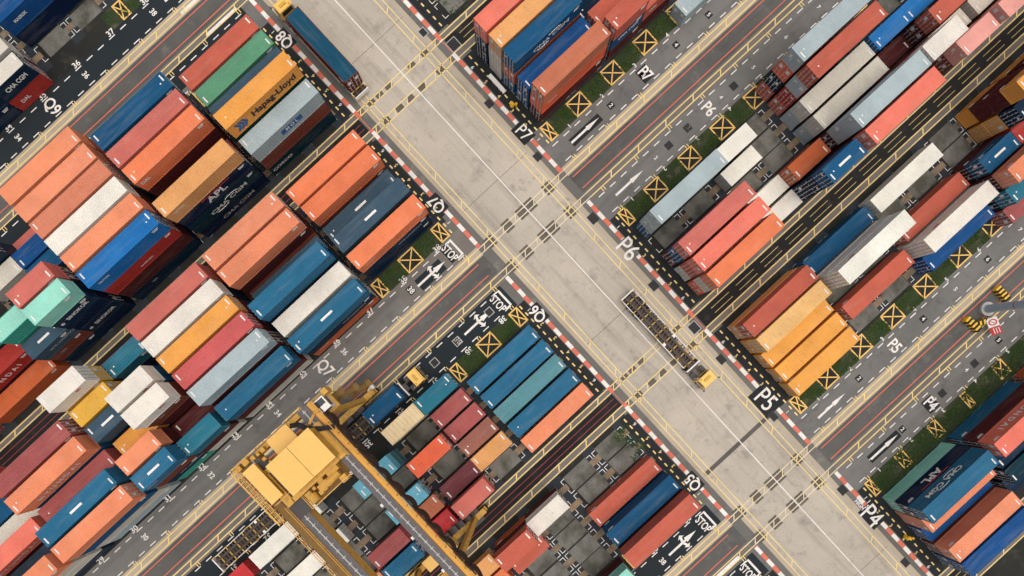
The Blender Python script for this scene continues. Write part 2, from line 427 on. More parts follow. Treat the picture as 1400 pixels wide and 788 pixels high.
for i in range(-1, 2):
    o = PER * i
    boxes(o - 22.8, o - 20.12, bP); boxes(o - 5.85, o - 3.2, [(a, b) for a, b in bP] if i == 0 else [(28.2, 29.4), (34.2, 35.9), (40.8, 42.6), (47.6, 48.8), (54, 56)])
    if i > -2: boxes(o - 22.8, o - 20.12, bQ)
    boxes(o - 5.85, o - 3.2, bQ)
sheet('box_pad', boxpad, M['yard'], .012)
sheet('yellow_hatched_boxes', oy, M['orange_yellow'], .020)
sheet('yellow_lane_lines', yl, M['yellow'], .022)
sheet('faded_yellow_lines', fl, M['faded'], .021)
sheet('white_lane_lines', wl, M['white'], .024)
sheet('red_lane_lines', rl, M['red'], .018)
sheet('dark_red_lines', drl, M['dark_red'], .018)
# painted red and white kerb line
kr, kw = MB(), MB()
gapsP = [(-25.5, -22.4), (-2.5, .8), (27.5, 31.8), (51.6, 55.2)]; gapsQ = [(-58.8, -55.8), (-26.3, -23.3), (-4.4, -1.4), (29.8, 32.8)]
for i in range(-5, 6):
    gapsP += [(PER * i - 15.9, PER * i - 10.1), (PER * i + 13.15, PER * i + 15.55)]; gapsQ += [(PER * i - 15.9, PER * i - 10.1), (PER * i + 13.15, PER * i + 15.55)]
for (yc, off, gaps) in ((KL, .4, gapsQ), (KR, 0.0, gapsP)):
    for k in range(-140, 140):
        segs = [(off + 1.31 * k, off + 1.31 * (k + 1))]
        for (ga, gb) in gaps:
            segs = [q for (sa, sb) in segs for q in ((sa, min(sb, ga)), (max(sa, gb), sb)) if q[1] - q[0] > .05]
        for (sa, sb) in segs: (kr if k % 2 else kw).flat(sa, sb, yc - .3, yc + .3)
    for i in range(-5, 6): kr.flat(PER * i + 13.2, PER * i + 15.5, yc - .06, yc + .06)
sheet('kerb_line_red', kr, M['kerb_red'], .026)
sheet('kerb_line_white', kw, M['kerb_white'], .026)
# dark patches on the road where the runway lines cross
pt = MB()
for i in range(-1, 2):
    o = PER * i
    for (x, ys, w, h) in ((o - 15.46, (11.5, 15.0, 18.0, 19.6, 23.3), .85, .8), (o - 10.7, (11.3, 14.5, 18.1, 19.8, 23.3), .85, .8), (o + 12.71, (12.6, 14.2, 16.0, 20.6, 23.2), .33, .62), (o + 16.1, (12.4, 15.1, 17.2, 19.6, 23.2), .4, .62)):
        for y in ys:
            pt.flat(x - w, x + w, y - h * random.uniform(.85, 1.1), y + h)
pt.flat(43.5, 51.2, 13.0, 16.8) if False else None
sheet('road_patch', pt, M['patch'], .016)
# white stop-lane panels between the yellow pairs
wp = MB(); wp.flat(-65.6, -65.15, 1.6, 7.4); wp.flat(-70.4, -69.8, 1.0, 9.0); wp.flat(44.0, 44.65, 1, 7)
sheet('white_panels', wp, M['white'], .020)

# painted writing ------------------------------------------------------------
def gtext(body, x, y, size, rz, sx=1.0, back=None, mat='white', bold=.02):
    if back:
        b = MB(); b.flat(-back[0] / 2, back[0] / 2, -back[1] / 2, back[1] / 2)
        o = sheet('number_panel', b, M['black'], .028); o.location = (x, y, .028); o.rotation_euler = (0, 0, rz)
    return text('painted_' + ('word' if len(body) > 2 else 'number'), body, M[mat], size, (x, y, .032), (0, 0, rz), None, sx, bold, kind='structure')
H = math.pi / 2
for (b, x, y, sz, sx, bk) in (('P7', -23.9, 26.0, 2.7, .8, (3.0, 2.3)), ('P6', -.9, 25.7, 3.9, .8, None), ('P5', 29.6, 25.75, 3.9, .78, (4.3, 3.3)), ('P4', 53.4, 25.7, 3.9, .78, (3.6, 2.2))):
    gtext(b, x, y, sz, 0, sx, bk, 'white', .004)
for (b, x) in (('Q8', -57.3), ('Q7', -24.8), ('Q6', -2.9), ('Q5', 31.3)):
    gtext(b, x, 9.5, 2.35, math.pi, .82, (2.9, 2.2))
gtext('HIGH', 50.9, 25.6, .95, 0, .8); gtext('1', 51.5, 26.9, .9, 0); gtext('S', 51.9, 26.2, .9, 0)
for (b, x, y) in (('P7', -18.1, 45.1), ('P6', -7.95, 48.5), ('P5', 36.85, 45.4), ('P4', 47.0, 43.6), ('Q7', -18.4, -19.0), ('Q9', -73.0, -22.0)):
    gtext(b, x, y, 2.5, 0, .75, (2.2, 1.95) if b in ('P7', 'P4') else None)
for (x, y) in ((-18.3, 6.0), (-8.0, 6.15), (37.0, 6.3), (46.9, 6.3)):
    gtext('STOP', x, y, 1.75, 0, .62, (2.75, 1.5))
    s = MB(); s.flat(-1.45, 1.45, -.16, .16); s.flat(-1.45, -1.27, -.95, -.16); s.flat(1.27, 1.45, -.95, -.16)
    o = sheet('stop_line', s, M['white'], .030); o.location = (x, y + 1.35, .03)
ar = MB()
def arrow(x, y, turn=False, L=5.5):
    ar.flat(x - .17, x + .17, y - L / 2, y + L / 2 - 2.4)
    yb = y + L / 2 - 2.4
    if turn:
        ar.poly([(x - .42, yb + .3, 0), (x + .42, yb + .3, 0), (x, y + L / 2, 0)])
        ar.flat(x - .17, x + .17, yb, yb + .3)
        for s in (-1, 1):
            ar.poly([(x + s * .19, yb - .45, 0), (x + s * .7, yb - .25, 0), (x + s * .7, yb - .6, 0), (x + s * 1.15, yb, 0), (x + s * .7, yb + .55, 0), (x + s * .7, yb + .15, 0), (x + s * .19, yb - .05, 0)])
    else:
        ar.poly([(x - .34, yb, 0), (x + .34, yb, 0), (x, y + L / 2, 0)])
for (x, y, t) in ((-17.9, 2.0, True), (-8.0, 2.2, True), (36.9, 2.2, True), (-18.0, 33.0, False), (-7.9, 32.6, False), (37.0, 32.5, False), (47.0, 34.2, False), (-73.0, 3.2, False)): arrow(x, y, t)
sheet('lane_arrows', ar, M['white'], .030)
ab = MB(); ab.flat(-8.5 + 55.0 - .2, -7.4 + 55.0, 31.2, 37.2); ab.flat(-18.6, -17.3, 30.2, 36)
sheet('arrow_panels', ab, M['black'], .016)
# slot numbers
for k in range(7):
    y = 31.7 + 6.55 * k
    gtext(str(k + 1), -20.0, y, .95, H); gtext(str(k + 1), 34.85, y, .95, H)
    gtext(str(k + 1), -5.95, y - .4, .95, -H); gtext(str(k + 1), 48.95, y - .4, .95, -H)
    gtext(str(k + 1), -18.1, y, .9, 0, 1, (.95, .95)); gtext(str(k + 1), 36.8, y, .9, 0, 1, (.95, .95) if k % 2 else None)
    gtext(str(k + 1), -7.95, y - .3, .85, 0); gtext(str(k + 1), 46.9, y - .3, .9, 0, 1, (.95, .95) if k % 3 == 1 else None)
for k in range(11):
    y = 5.1 - 6.77 * k
    for x, d in ((-20.05, H), (-75.0, H), (34.8, H), (-5.85, -H)): gtext(str(38 - max(0, k - 1)), x, y, 1.2, d)
    for x in (-18.2, -73.0, 36.9, -8.0): 
        if k < 6: gtext(str(38 - 2 * k), x, -1.9 - 13.4 * k, 1.15, 0, .9, (1.25, 1.0) if k == 0 and x == -18.2 else None)
for b, sgn in (('P7', 1), ('P6', 1), ('P5', 1), ('P4', 1), ('Q7', -1), ('Q6', -1), ('Q5', -1), ('Q8', -1)):
    for r in range(6):
        gtext(str(6 - r if b[1] in '75' else r + 1), X0[b] + 1.2 + 2.85 * r - (2.85 if b[1] in '468' else 0), 26.95 if sgn > 0 else 9.0, .8, 0 if sgn > 0 else math.pi, 1.0, None, 'white' if r in (0, 5) else 'yellow', .01)

# ------------------------------------------------------------------ drains in the apron
def drain(x, y, w, l, label, frame=False):
    t = thing('drain_grate', label, 'drain', (x, y, .02), 0, 'drain grates in the apron')
    m = MB(); m.flat(-w / 2, w / 2, -l / 2, l / 2); sheet('pit', m, M['black'], .012, None).parent = t
    m = MB(); k = -w / 2 + .06
    while k < w / 2 - .06: m.box(k, k + .07, -l / 2 + .05, l / 2 - .05, .016, .03); k += .15
    link('bars', m.mesh('bars', M['grate']), t)
    m = MB(); f = .1
    m.box(-w / 2 - f, w / 2 + f, -l / 2 - f, -l / 2, .012, .032); m.box(-w / 2 - f, w / 2 + f, l / 2, l / 2 + f, .012, .032)
    m.box(-w / 2 - f, -w / 2, -l / 2, l / 2, .012, .032); m.box(w / 2, w / 2 + f, -l / 2, l / 2, .012, .032)
    link('frame', m.mesh('frame', M['galv'] if frame else M['grate']), t)
drain(-44.5, 25.1, 1.1, .9, 'framed drain grate nearest the top of the picture, above the road', True)
drain(-40.2, 27.2, 1.6, 1.5, 'big framed grate in the dark runway beside the salmon stack of P7', True)
drain(-30.4, 25.2, 1.0, .9, 'drain grate left of the painted P7 on the apron')
drain(-19.9, 25.2, 1.0, .9, 'drain grate by the mouth of the P7 truck lane')
drain(-7.7, 25.1, 1.3, 1.1, 'square dark grate just right of the lane mouth, before painted P6')
drain(5.7, 25.0, 1.2, 1.0, 'drain grate below the end of painted P6 on the apron')
drain(14.4, 25.2, 1.5, 1.3, 'framed grate in the narrow runway beside the empty trailer truck', True)
drain(20.6, 25.0, 1.2, .9, 'drain grate between the yellow truck cab and painted P5')
drain(32.2, 25.0, 1.2, .8, 'drain grate beyond painted P5 at the lane mouth')
drain(47.5, 25.2, 1.2, 1.0, 'square dark grate at the mouth of the P4 lane')
drain(62.1, 24.8, 1.1, .8, 'drain grate on the apron below painted P4')
drain(-8.0, 40.6, .9, .9, 'drain grate in the P6 truck lane near its arrow')
drain(-8.0, 44.4, .9, .9, 'drain grate in the P6 truck lane below the painted P6')
drain(-7.9, 53.6, .9, .9, 'farther drain grate in the P6 truck lane above the painted P6')
drain(47.0, 46.0, .9, .9, 'drain grate beside the painted P4 in its lane')
drain(47.0, 52.6, .9, .9, 'drain grate in the P4 lane beside the mast base')
drain(-8.0, 4.4, 1.0, 1.0, 'framed grate at the tip of the Q6 lane arrow', True)
drain(-8.0, -2.0, 1.0, 1.0, 'framed grate behind the tail of the Q6 lane arrow', True)
drain(-8.0, -6.6, 1.0, 1.0, 'framed grate just ahead of the yellow cab in the Q6 lane', True)

# ------------------------------------------------------------------ grass strips
def tufts(n, x0, x1, ys, h=.16):
    m = MB()
    for i in range(n):
        a, b = random.choice(ys); x = random.uniform(x0, x1); y = random.uniform(a, b)
        if math.sin(x * 2.1 + y * .9) + math.sin(y * 1.3 - x) + math.sin(y * .45 + x * 3) < random.uniform(-1.2, 1.2): continue
        for q in range(3):
            t = random.uniform(0, 6.28); r = random.uniform(.10, .24); hh = random.uniform(.05, h)
            dx, dy = math.cos(t) * r, math.sin(t) * r; px, py = -math.sin(t) * .07, math.cos(t) * .07
            i0 = len(m.v); m.v += [(x - px, y - py, 0), (x + px, y + py, 0), (x + dx, y + dy, hh)]; m.f.append((i0, i0 + 1, i0 + 2)); m.mi.append(0)
    return m
soil = MB(); strips = []
gP = [(29.6, 33.5), (36.3, 40.3), (43.0, 46.9), (49.6, 53.5), (56.2, 60.3), (63.1, 67)]
for (x0, x1, ys) in ((-22.85, -20.1, gP), (-5.9, -3.1, gP), (32.1, 34.75, gP), (48.95, 52.2, [(29.2, 72)]), (-22.85, -20.1, [(2.6, 6.2), (-4.3, -.4)]), (-5.9, -3.1, [(2.6, 6.2), (-4.3, -.4)]), (-77.7, -75.0, [(-8, 9)])):
    for a, b in ys: soil.flat(x0, x1, a, b)
    strips.append((x0, x1, ys))
sheet('grass_verge', soil, M['soil'], .010)
for (x0, x1, ys) in strips:
    if x0 < -60: continue
    o = link('grass', tufts(int(sum(b - a for a, b in ys) * 150), x0, x1, ys).mesh('grass', M['grass'])); o['kind'] = 'stuff'; o.location.z = .012

# ------------------------------------------------------------------ containers
PAL = {k: lin(v) for k, v in dict(
    salmon=(247, 152, 112), brownsalmon=(222, 138, 108), rust=(202, 104, 84), dustyred=(212, 118, 106), coral=(250, 132, 112), redpink=(208, 100, 98),
    orange=(246, 138, 94), orange2=(243, 155, 118), redorange=(240, 112, 78), tan=(240, 176, 112), amber=(254, 172, 84), yellow=(242, 190, 80), amberlight=(254, 194, 126),
    white=(246, 241, 229), offwhite=(222, 218, 204), ltgrey=(178, 196, 200), grey=(158, 168, 166), green=(98, 160, 126), dkgreen=(20, 66, 52),
    slate=(64, 90, 108), slatedark=(48, 64, 80), navy=(12, 44, 70), deepnavy=(8, 34, 68), tealnavy=(12, 54, 68), blue=(26, 90, 132), blue2=(44, 112, 148), bblue=(36, 122, 194), royal=(22, 84, 146),
    tealblue=(46, 124, 148), teal=(92, 146, 156), mint=(160, 232, 212), aqua=(70, 172, 152), sky=(116, 190, 212), maroon=(92, 40, 42), mauve=(178, 96, 94), brown=(128, 66, 52),
    rustbrown=(204, 122, 92), orangebrown=(198, 102, 60), cream=(240, 220, 178), red=(180, 58, 52), brightred=(208, 62, 64), pink=(240, 170, 158), plum=(122, 66, 72), rosybrown=(158, 104, 90)).items()}
WORDS = dict(salmon='salmon', brownsalmon='brownish salmon', rust='rust red', dustyred='dusty red', coral='coral', redpink='pinkish red', orange='orange', orange2='pale orange', redorange='red orange', tan='tan orange',
    amber='amber', yellow='yellow', amberlight='light amber', white='white', offwhite='off-white', ltgrey='light grey', grey='grey', green='green', dkgreen='dark green', slate='slate blue', slatedark='dark slate',
    navy='navy', deepnavy='deep navy', tealnavy='dark teal', blue='blue', blue2='mid blue', bblue='bright blue', royal='royal blue', tealblue='teal blue', teal='teal', mint='mint green', aqua='sea green', sky='sky blue',
    maroon='maroon', mauve='mauve', brown='brown', rustbrown='rusty brown', orangebrown='orange brown', cream='cream ribbed', red='red', brightred='bright red', pink='pink', plum='plum', rosybrown='rosy brown')
K = .87
PAL = {k: tuple(min(.8, K * x) for x in v) for k, v in PAL.items()}

def corr(n0, n1, pitch, depth, flatf=.3):
    """trapezoid profile (t, d) along a wall"""
    out = []; t = n0
    while t < n1 - pitch * .5:
        out += [(t, 0), (t + pitch * flatf, 0), (t + pitch * .5, depth), (t + pitch * (.5 + flatf), depth)]; t += pitch
    out.append((n1, 0)); return out
def container_meshes(L, h, tag):
    W = 2.44; o = {}; y0, y1 = -L / 2, L / 2; mat = M['paint']
    # frame
    m = MB(); p = .13
    for sx in (-1, 1):
        for sy in (-1, 1):
            xa, xb = sorted((sx * W / 2, sx * (W / 2 - p))); ya, yb = sorted((sy * L / 2, sy * (L / 2 - p)))
            m.box(xa, xb, ya, yb, .12, h - .12)
            xa, xb = sorted((sx * (W / 2 + .004), sx * (W / 2 - .17))); ya, yb = sorted((sy * (L / 2 + .004), sy * (L / 2 - .19)))
            m.box(xa, xb, ya, yb, .004, .12); m.box(xa, xb, ya, yb, h - .12, h - .003)
        xa, xb = sorted((sx * W / 2, sx * (W / 2 - .09)))
        m.box(xa, xb, y0 + .19, y1 - .19, .01, .16); m.box(xa, xb, y0 + .19, y1 - .19, h - .09, h - .012)
    for sy in (-1, 1):
        ya, yb = sorted((sy * L / 2, sy * (L / 2 - .1)))
        m.box(-W / 2 + .17, W / 2 - .17, ya, yb, .01, .16); m.box(-W / 2 + .17, W / 2 - .17, ya, yb, h - .13, h - .012)
    m.box(-W / 2 + .1, W / 2 - .1, y0 + .11, y1 - .11, .10, .15)
    o['frame'] = m.mesh('frame' + tag, mat)
    # side wall at +x
    m = MB(); pr = corr(y0 + .13, y1 - .13, .40, .045)
    for (a, da), (b, db) in zip(pr, pr[1:]):
        m.quad((W / 2 - .012 - da, a, .16), (W / 2 - .012 - db, b, .16), (W / 2 - .012 - db, b, h - .09), (W / 2 - .012 - da, a, h - .09))
    o['side_wall'] = m.mesh('side_wall' + tag, mat)
    # roof
    m = MB(); pr = corr(y0 + .10, y1 - .10, .34, .02)
    for (a, da), (b, db) in zip(pr, pr[1:]):
        m.quad((-W / 2 + .09, a, h - .018 - da), (W / 2 - .09, a, h - .018 - da), (W / 2 - .09, b, h - .018 - db), (-W / 2 + .09, b, h - .018 - db))
    o['roof'] = m.mesh('roof' + tag, mat)
    # ribbed roof
    m = MB(); pr = corr(y0 + .10, y1 - .10, .61, .11, .34)
    for (a, da), (b, db) in zip(pr, pr[1:]):
        m.quad((-W / 2 + .09, a, h - .018 - da), (W / 2 - .09, a, h - .018 - da), (W / 2 - .09, b, h - .018 - db), (-W / 2 + .09, b, h - .018 - db))
    o['ribbed'] = m.mesh('ribbed_roof' + tag, mat)
    # closed end at +y
    m = MB(); pr = corr(-W / 2 + .13, W / 2 - .13, .27, .045)
    for (a, da), (b, db) in zip(pr, pr[1:]):
        m.quad((b, y1 - .012 - db, .16), (a, y1 - .012 - da, .16), (a, y1 - .012 - da, h - .13), (b, y1 - .012 - db, h - .13))
    o['end_wall'] = m.mesh('end_wall' + tag, mat)
    # doors at -y
    m = MB(); m.box(.008, W / 2 - .14, y0 + .012, y0 + .06, .17, h - .14)
    for q in range(3): m.box(.07, W / 2 - .2, y0 + .004, y0 + .012, .35 + q * (h - .6) / 3, .35 + q * (h - .6) / 3 + .55)
    o['door'] = m.mesh('door' + tag, mat)
    m = MB()
    for x in (.28, .82):
        m.bar((x, y0 - .03, .1), (x, y0 - .03, h - .05), .06); m.box(x - .02, x + .26, y0 - .05, y0 - .02, 1.05, 1.12)
        for z in (.3, .8, 1.6, 2.2): m.box(x - .09, x + .09, y0 - .05, y0 + .002, z, z + .1)
    o['lock_rods'] = m.mesh('lock_rods' + tag, M['galv'])
    for q in range(3):
        m = MB(); m.box(.42, .42 + (.5, .3, .55)[q], y0 - .008, y0 + .003, h - (.75, 1.3, 1.15)[q], h - (.5, .75, .55)[q])
        if q == 1: m.box(.2, .36, y0 - .008, y0 + .003, h - 1.7, h - 1.2)
        o['label%d' % q] = m.mesh('door_label' + tag, M['white_mark'])
    # end marks on the roof
    for sy in (-1, 1):
        m = MB(); m.box(.02, .92, *sorted((sy * (L / 2 - .36), sy * (L / 2 - .56))), h - .017, h - .006)
        o['marking%d' % sy] = m.mesh('marking' + tag, M['white_mark'])
    m = MB(); m.box(-.09, .09, y0 + .95, y0 + 1.13, h - .017, h - .005)
    o['dot'] = m.mesh('dot' + tag, M['white_mark'])
    m = MB(); m.box(-.16, .16, -1.0, 1.0, h - .017, h - .004)
    o['bar'] = m.mesh('tag_bar' + tag, M['white_mark'])
    # small data panel on the door end of the long wall
    m = MB()
    for q in range(3): m.box(W / 2 - .012, W / 2 + .006, y1 - 1.5 + .0, y1 - .5 - .12 * q, h - .42 - q * .16, h - .33 - q * .16)
    o['data_panel'] = m.mesh('data_panel' + tag, M['white_mark'])
    return o
H40, H20 = 2.72, 2.56
CM = {True: container_meshes(12.19, H40, '_long'), False: container_meshes(6.06, H20, '_short')}
RUSTY = {}
def rusty_mesh(me):
    if me.name not in RUSTY:
        c = me.copy(); c.materials.clear(); c.materials.append(M['rusty']); RUSTY[me.name] = c
    return RUSTY[me.name]

LETTER = {  # text, material, size, x-stretch, offset along the wall, z
    'HAPAG': ('Hapag-Lloyd', 'black_mark', 1.5, 1.0, 1.4, 1.3), 'MOL': ('M O L', 'white_mark', .85, .95, .6, 1.4), 'COSCO': ('COSCO', 'white_mark', .8, 1.3, -3.9, 1.35),
    'DAL': ('DAL', 'white_mark', .75, 1.0, -4.9, 1.8), 'APL': ('APL', 'white_mark', 1.75, 1.1, .2, 1.45), 'CMA': ('CMA CGM', 'white_mark', 1.05, 1.35, .6, 1.3), 'CMADIM': ('CMA CGM', 'grey_mark', .95, 1.35, .6, 1.2),
    'SINOKOR': ('SINOKOR', 'white_mark', .9, .9, .55, 1.3), 'HYUNDAI': ('H Y U N D A I', 'white_mark', 1.15, 1.0, -.2, 1.3), 'NYK': ('NYK LOGISTICS', 'grey_mark', .6, 1.0, 2.4, 1.4),
    'KLINE': ('HAMBURG', 'white_mark', .42, 1.1, .3, 1.0), 'SMALL': ('TRITON', 'white_mark', .45, 1.1, -4.2, 1.9), 'SMALL2': ('TEX', 'grey_mark', .5, 1.1, -2.2, 1.7), 'CMA20': ('CMA CGM', 'white_mark', .95, .85, .3, 1.35),
    'REDS': ('MSC', 'red_mark', .6, 1.0, 3.0, 1.9), 'CAPITAL': ('CAPITAL', 'grey_mark', .6, 1.2, -3.0, 1.6), 'STAR': ('MAERSK', 'white_mark', .6, 1.0, -3.4, 1.5), 'MI': ('DAL', 'white_mark', .8, 1.0, -2.6, 1.2)}
ORD = ['zeroth', 'first', 'second', 'third', 'fourth', 'fifth', 'sixth', 'seventh', 'eighth', 'ninth', 'tenth', 'eleventh', 'twelfth', 'thirteenth']
BELOW = ['atop its stack', 'one below top', 'two below top', 'three below top', 'four below top']
hidden = []
NC = [0]
def make_container(cx, cy, z, n40, colour, label, group, flip, top, face, letter=None, roofcol=None, rust=False, bar=False, ribbed=False):
    t = thing('shipping_container', label, 'container', (cx, cy, z), (math.pi if flip else 0) + random.gauss(0, .0028), group)
    c = PAL[colour]; v = random.uniform(.93, 1.05); c = tuple(min(.8, x * v) for x in c)
    ms = CM[n40]; sg = -1 if flip else 1
    rm = rusty_mesh if rust else (lambda q: q)
    link('frame', rm(ms['frame']), t, None, c)
    link('roof', rm(ms['ribbed' if ribbed else 'roof']), t, None, PAL[roofcol] if roofcol else c)
    walls = {}
    for s in (1, -1):
        walls[s * sg] = link('side_wall', rm(ms['side_wall']), t, None, c, 0 if s == 1 else math.pi)
    link('end_wall', rm(ms['end_wall']), t, None, c)
    for s in (1, -1):
        if s == 1: d = link('door', rm(ms['door']), t, None, c)
        else:
            d = link('door', rm(ms['door']), t, None, c); d.scale = (-1, 1, 1)
        link('lock_rods', ms['lock_rods'], d)
        if random.random() < .7: link('door_label', ms['label%d' % random.randrange(3)], d)
    if top and not ribbed:
        for sy in (-1, 1):
            if random.random() < .82: link('roof_marking', ms['marking%d' % sy], t)
        if False: pass
        if random.random() < .45: link('roof_dot', ms['dot'], t)
        if bar: link('roof_tag', ms['bar'], t)
    w = walls[face]
    local = face * sg   # wall built at +x, turned by pi when -1
    if random.random() < .6: link('data_panel', ms['data_panel'], w)
    if letter:
        for i, lt in enumerate(letter.split('+')):
            body, mat, size, sx, off, zz = LETTER[lt]
            text('lettering', body, M[mat], size, (1.22, off * (1 if n40 else .45), zz), (H, 0, H), w, sx, .03)
            if lt == 'APL':
                b = MB(); b.box(1.21, 1.225, -2.0, 3.0, 2.28, 2.42); link('stripe', b.mesh('stripe', M['red_mark']), w)
            if lt == 'MOL':
                b = MB(); b.box(1.205, 1.212, -1.2, 2.4, .9, 1.9); link('logo_panel', b.mesh('logo_panel', M['blue_mark']), w)
            if lt == 'HAPAG':
                b = MB()
                for q in range(3):
                    y = -5.2 + q * .55; b.poly([(1.212, y, .5), (1.212, y + .45, .5), (1.212, y + .95, 1.3), (1.212, y + .45, 2.1), (1.212, y, 2.1), (1.212, y + .5, 1.3)])
                link('logo', b.mesh('logo', M['blue_mark']), w)
            if lt == 'SINOKOR':
                b = MB(); b.cyl((1.2, -2.4, 1.2), (1.215, -2.4, 1.2), .26, 12); link('logo', b.mesh('logo', M['white_mark']), w)
            if lt in ('CMA',):
                b = MB()
                for (ya, zs) in ((1.2, 1), (-.9, -1)):
                    pts = [(ya + 1.2 * math.cos(a), 1.32 + zs * (.4 + .36 * math.sin(a))) for a in [math.pi * (.15 + .7 * q / 7) for q in range(8)]]
                    for (pa, pb) in zip(pts, pts[1:]): b.bar((1.212, pa[0], pa[1]), (1.212, pb[0], pb[1]), .1, .02)
                link('logo', b.mesh('logo', M['white_mark']), w)
    NC[0] += 1
    return t

def stack(b, k, s, r, n, cols, dx=0, dy=0, rust=False, flip=None, bar=False, ribbed=False, roof=None):
    for q in ((0, 1) if s is None else (s,)): OCC.add((b, k, q, r))
    n40 = s is None; L = 12.19 if n40 else 6.06; h = H40 if n40 else H20
    x = rowx(b, r) + 1.22 + dx; y = slot_y(b, k, s, n40) + L / 2 + dy
    typeb = b[1] in '579'
    rown = (6 - r) if typeb else (r + 2)
    face = -1 if b in ('Q5', 'P5', 'P4', 'Q4') else 1
    bay = k + 1; sl = (2 * k + 1 + (s if b[0] == 'P' else 1 - s)) if not n40 else 0
    for i in range(n):
        lev = n - 1 - i; z = .03 + lev * h
        if i < len(cols):
            cc = cols[i]; col, lt = (cc.split(':') + [None])[:2]
            wd = WORDS[col]
            lab = f"{wd} {'long' if n40 else 'short'} container {BELOW[i]}, {ORD[rown]} row from lane, " + (f"{ORD[bay]} bay from road, {b}" if n40 else f"{ORD[sl]} slot from road, {b}")
            fl = flip if flip is not None else (random.random() < .35)
            make_container(x + random.uniform(-.03, .03), y + random.uniform(-.05, .05), z, n40, col, lab, 'shipping containers stacked in the yard', fl, i == 0, face, lt, roof if i == 0 else None, rust and i == 0, bar and i == 0, ribbed and i == 0)
        else:
            hidden.append((x, y, z, L, h))
S = stack
OCC = set()
# ---- Q8
S('Q8', 0, None, 0, 3, ['rust', 'brown']); S('Q8', 0, None, 1, 3, ['green']); S('Q8', 0, None, 2, 3, ['slate'])
S('Q8', 0, None, 3, 4, ['amber:HAPAG', 'dkgreen']); S('Q8', 0, None, 4, 3, ['ltgrey:MOL', 'brown', 'tealnavy:COSCO'], rust=True)
S('Q8', 1, None, 0, 4, ['blue']); S('Q8', 1, None, 1, 4, ['dustyred', 'blue']); S('Q8', 1, None, 2, 4, ['orange:DAL', 'maroon', 'maroon']); S('Q8', 1, None, 3, 2, ['plum'])
S('Q8', 1, None, 4, 4, ['tan:SMALL', 'deepnavy:APL', 'tealnavy:CMA', 'deepnavy:CMADIM'], rust=True)
S('Q8', 2, None, -1, 4, ['salmon', 'rust']); S('Q8', 2, None, 0, 4, ['orange2']); S('Q8', 2, None, 1, 4, ['brownsalmon']); S('Q8', 2, None, 2, 4, ['white']); S('Q8', 2, None, 3, 4, ['salmon'])
S('Q8', 2, None, 4, 4, ['bblue:SMALL', 'red:KLINE', 'maroon', 'navy:SMALL2'])
S('Q8', 3, 1, -1, 1, ['dustyred']); S('Q8', 3, 1, 0, 2, ['royal']); S('Q8', 3, 1, 1, 2, ['blue']); S('Q8', 3, 1, 2, 1, ['navy'])
S('Q8', 3, 1, 3, 5, ['dustyred', 'maroon']); S('Q8', 3, 1, 4, 5, ['mint', 'navy:SINOKOR', 'deepnavy', 'navy:SINOKOR', 'deepnavy'], roof='mint')
S('Q8', 3, 0, 0, 2, ['offwhite', 'navy'], rust=True); S('Q8', 3, 0, 1, 1, ['navy']); S('Q8', 3, 0, 2, 2, ['slatedark']); S('Q8', 3, 0, 3, 4, ['aqua', 'aqua', 'navy'], rust=True, roof='mint')
S('Q8', 3, 0, 4, 3, ['slate:NYK', 'brown:SMALL2', 'navy'], bar=True); S('Q8', 3, 0, -1, 3, ['slatedark'])
S('Q8', 4, None, 2, 3, ['green']); S('Q8', 4, None, 3, 2, ['red:HYUNDAI', 'maroon']); S('Q8', 4, None, 4, 1, ['orangebrown'], rust=True)
S('Q8', 5, None, 4, 2, ['salmon', 'mauve'])
# ---- Q7
S('Q7', 0, None, 0, 3, ['orange']); S('Q7', 0, None, 1, 3, ['orange', 'brown']); S('Q7', 0, None, 2, 2, ['slate'], bar=True); S('Q7', 0, None, 3, 3, ['slate', 'navy'], bar=True)
S('Q7', 0, None, 4, 3, ['orange:SMALL', 'navy:NYK', 'navy'], dx=.15)
S('Q7', 1, None, 0, 4, ['orange2'], rust=True); S('Q7', 1, None, 1, 4, ['salmon', 'maroon']); S('Q7', 1, None, 2, 2, ['slate'], bar=True); S('Q7', 1, None, 3, 4, ['blue2', 'navy'])
S('Q7', 1, None, 4, 3, ['white', 'grey']); S('Q7', 1, None, 5, 3, ['blue2', 'navy:NYK', 'orangebrown:SMALL'], bar=True, dx=.1)
S('Q7', 2, None, 0, 4, ['dustyred']); S('Q7', 2, None, 1, 4, ['white']); S('Q7', 2, None, 2, 4, ['amber']); S('Q7', 2, None, 3, 4, ['redpink', 'maroon']); S('Q7', 2, None, 4, 4, ['ltgrey:CAPITAL', 'maroon'])
S('Q7', 2, None, 5, 3, ['blue2', 'maroon', 'offwhite'], dx=.1)
S('Q7', 3, 1, 0, 3, ['tealblue', 'navy']); S('Q7', 3, 1, 1, 1, ['navy']); S('Q7', 3, 1, 2, 5, ['white:REDS', 'blue']); S('Q7', 3, 1, 3, 5, ['white:REDS', 'brown:SMALL2', 'maroon'], flip=False)
S('Q7', 3, 1, 4, 2, ['maroon']); S('Q7', 3, 1, 5, 3, ['tealblue', 'maroon', 'offwhite'])
S('Q7', 3, 0, 0, 5, ['white:REDS', 'yellow', 'plum'], flip=True); S('Q7', 3, 0, 1, 4, ['yellow', 'yellow'], rust=True); S('Q7', 3, 0, 2, 4, ['slate'], bar=True); S('Q7', 3, 0, 3, 3, ['amber'])
S('Q7', 3, 0, 4, 4, ['salmon', 'maroon'], flip=False); S('Q7', 3, 0, 5, 4, ['blue2:SMALL', 'brown', 'navy:NYK', 'aqua'], bar=True)
S('Q7', 4, None, 1, 4, ['mauve']); S('Q7', 4, None, 2, 4, ['salmon:HYUNDAI'], rust=True); S('Q7', 4, None, 3, 3, ['mauve']); S('Q7', 4, None, 4, 4, ['blue2'], bar=True)
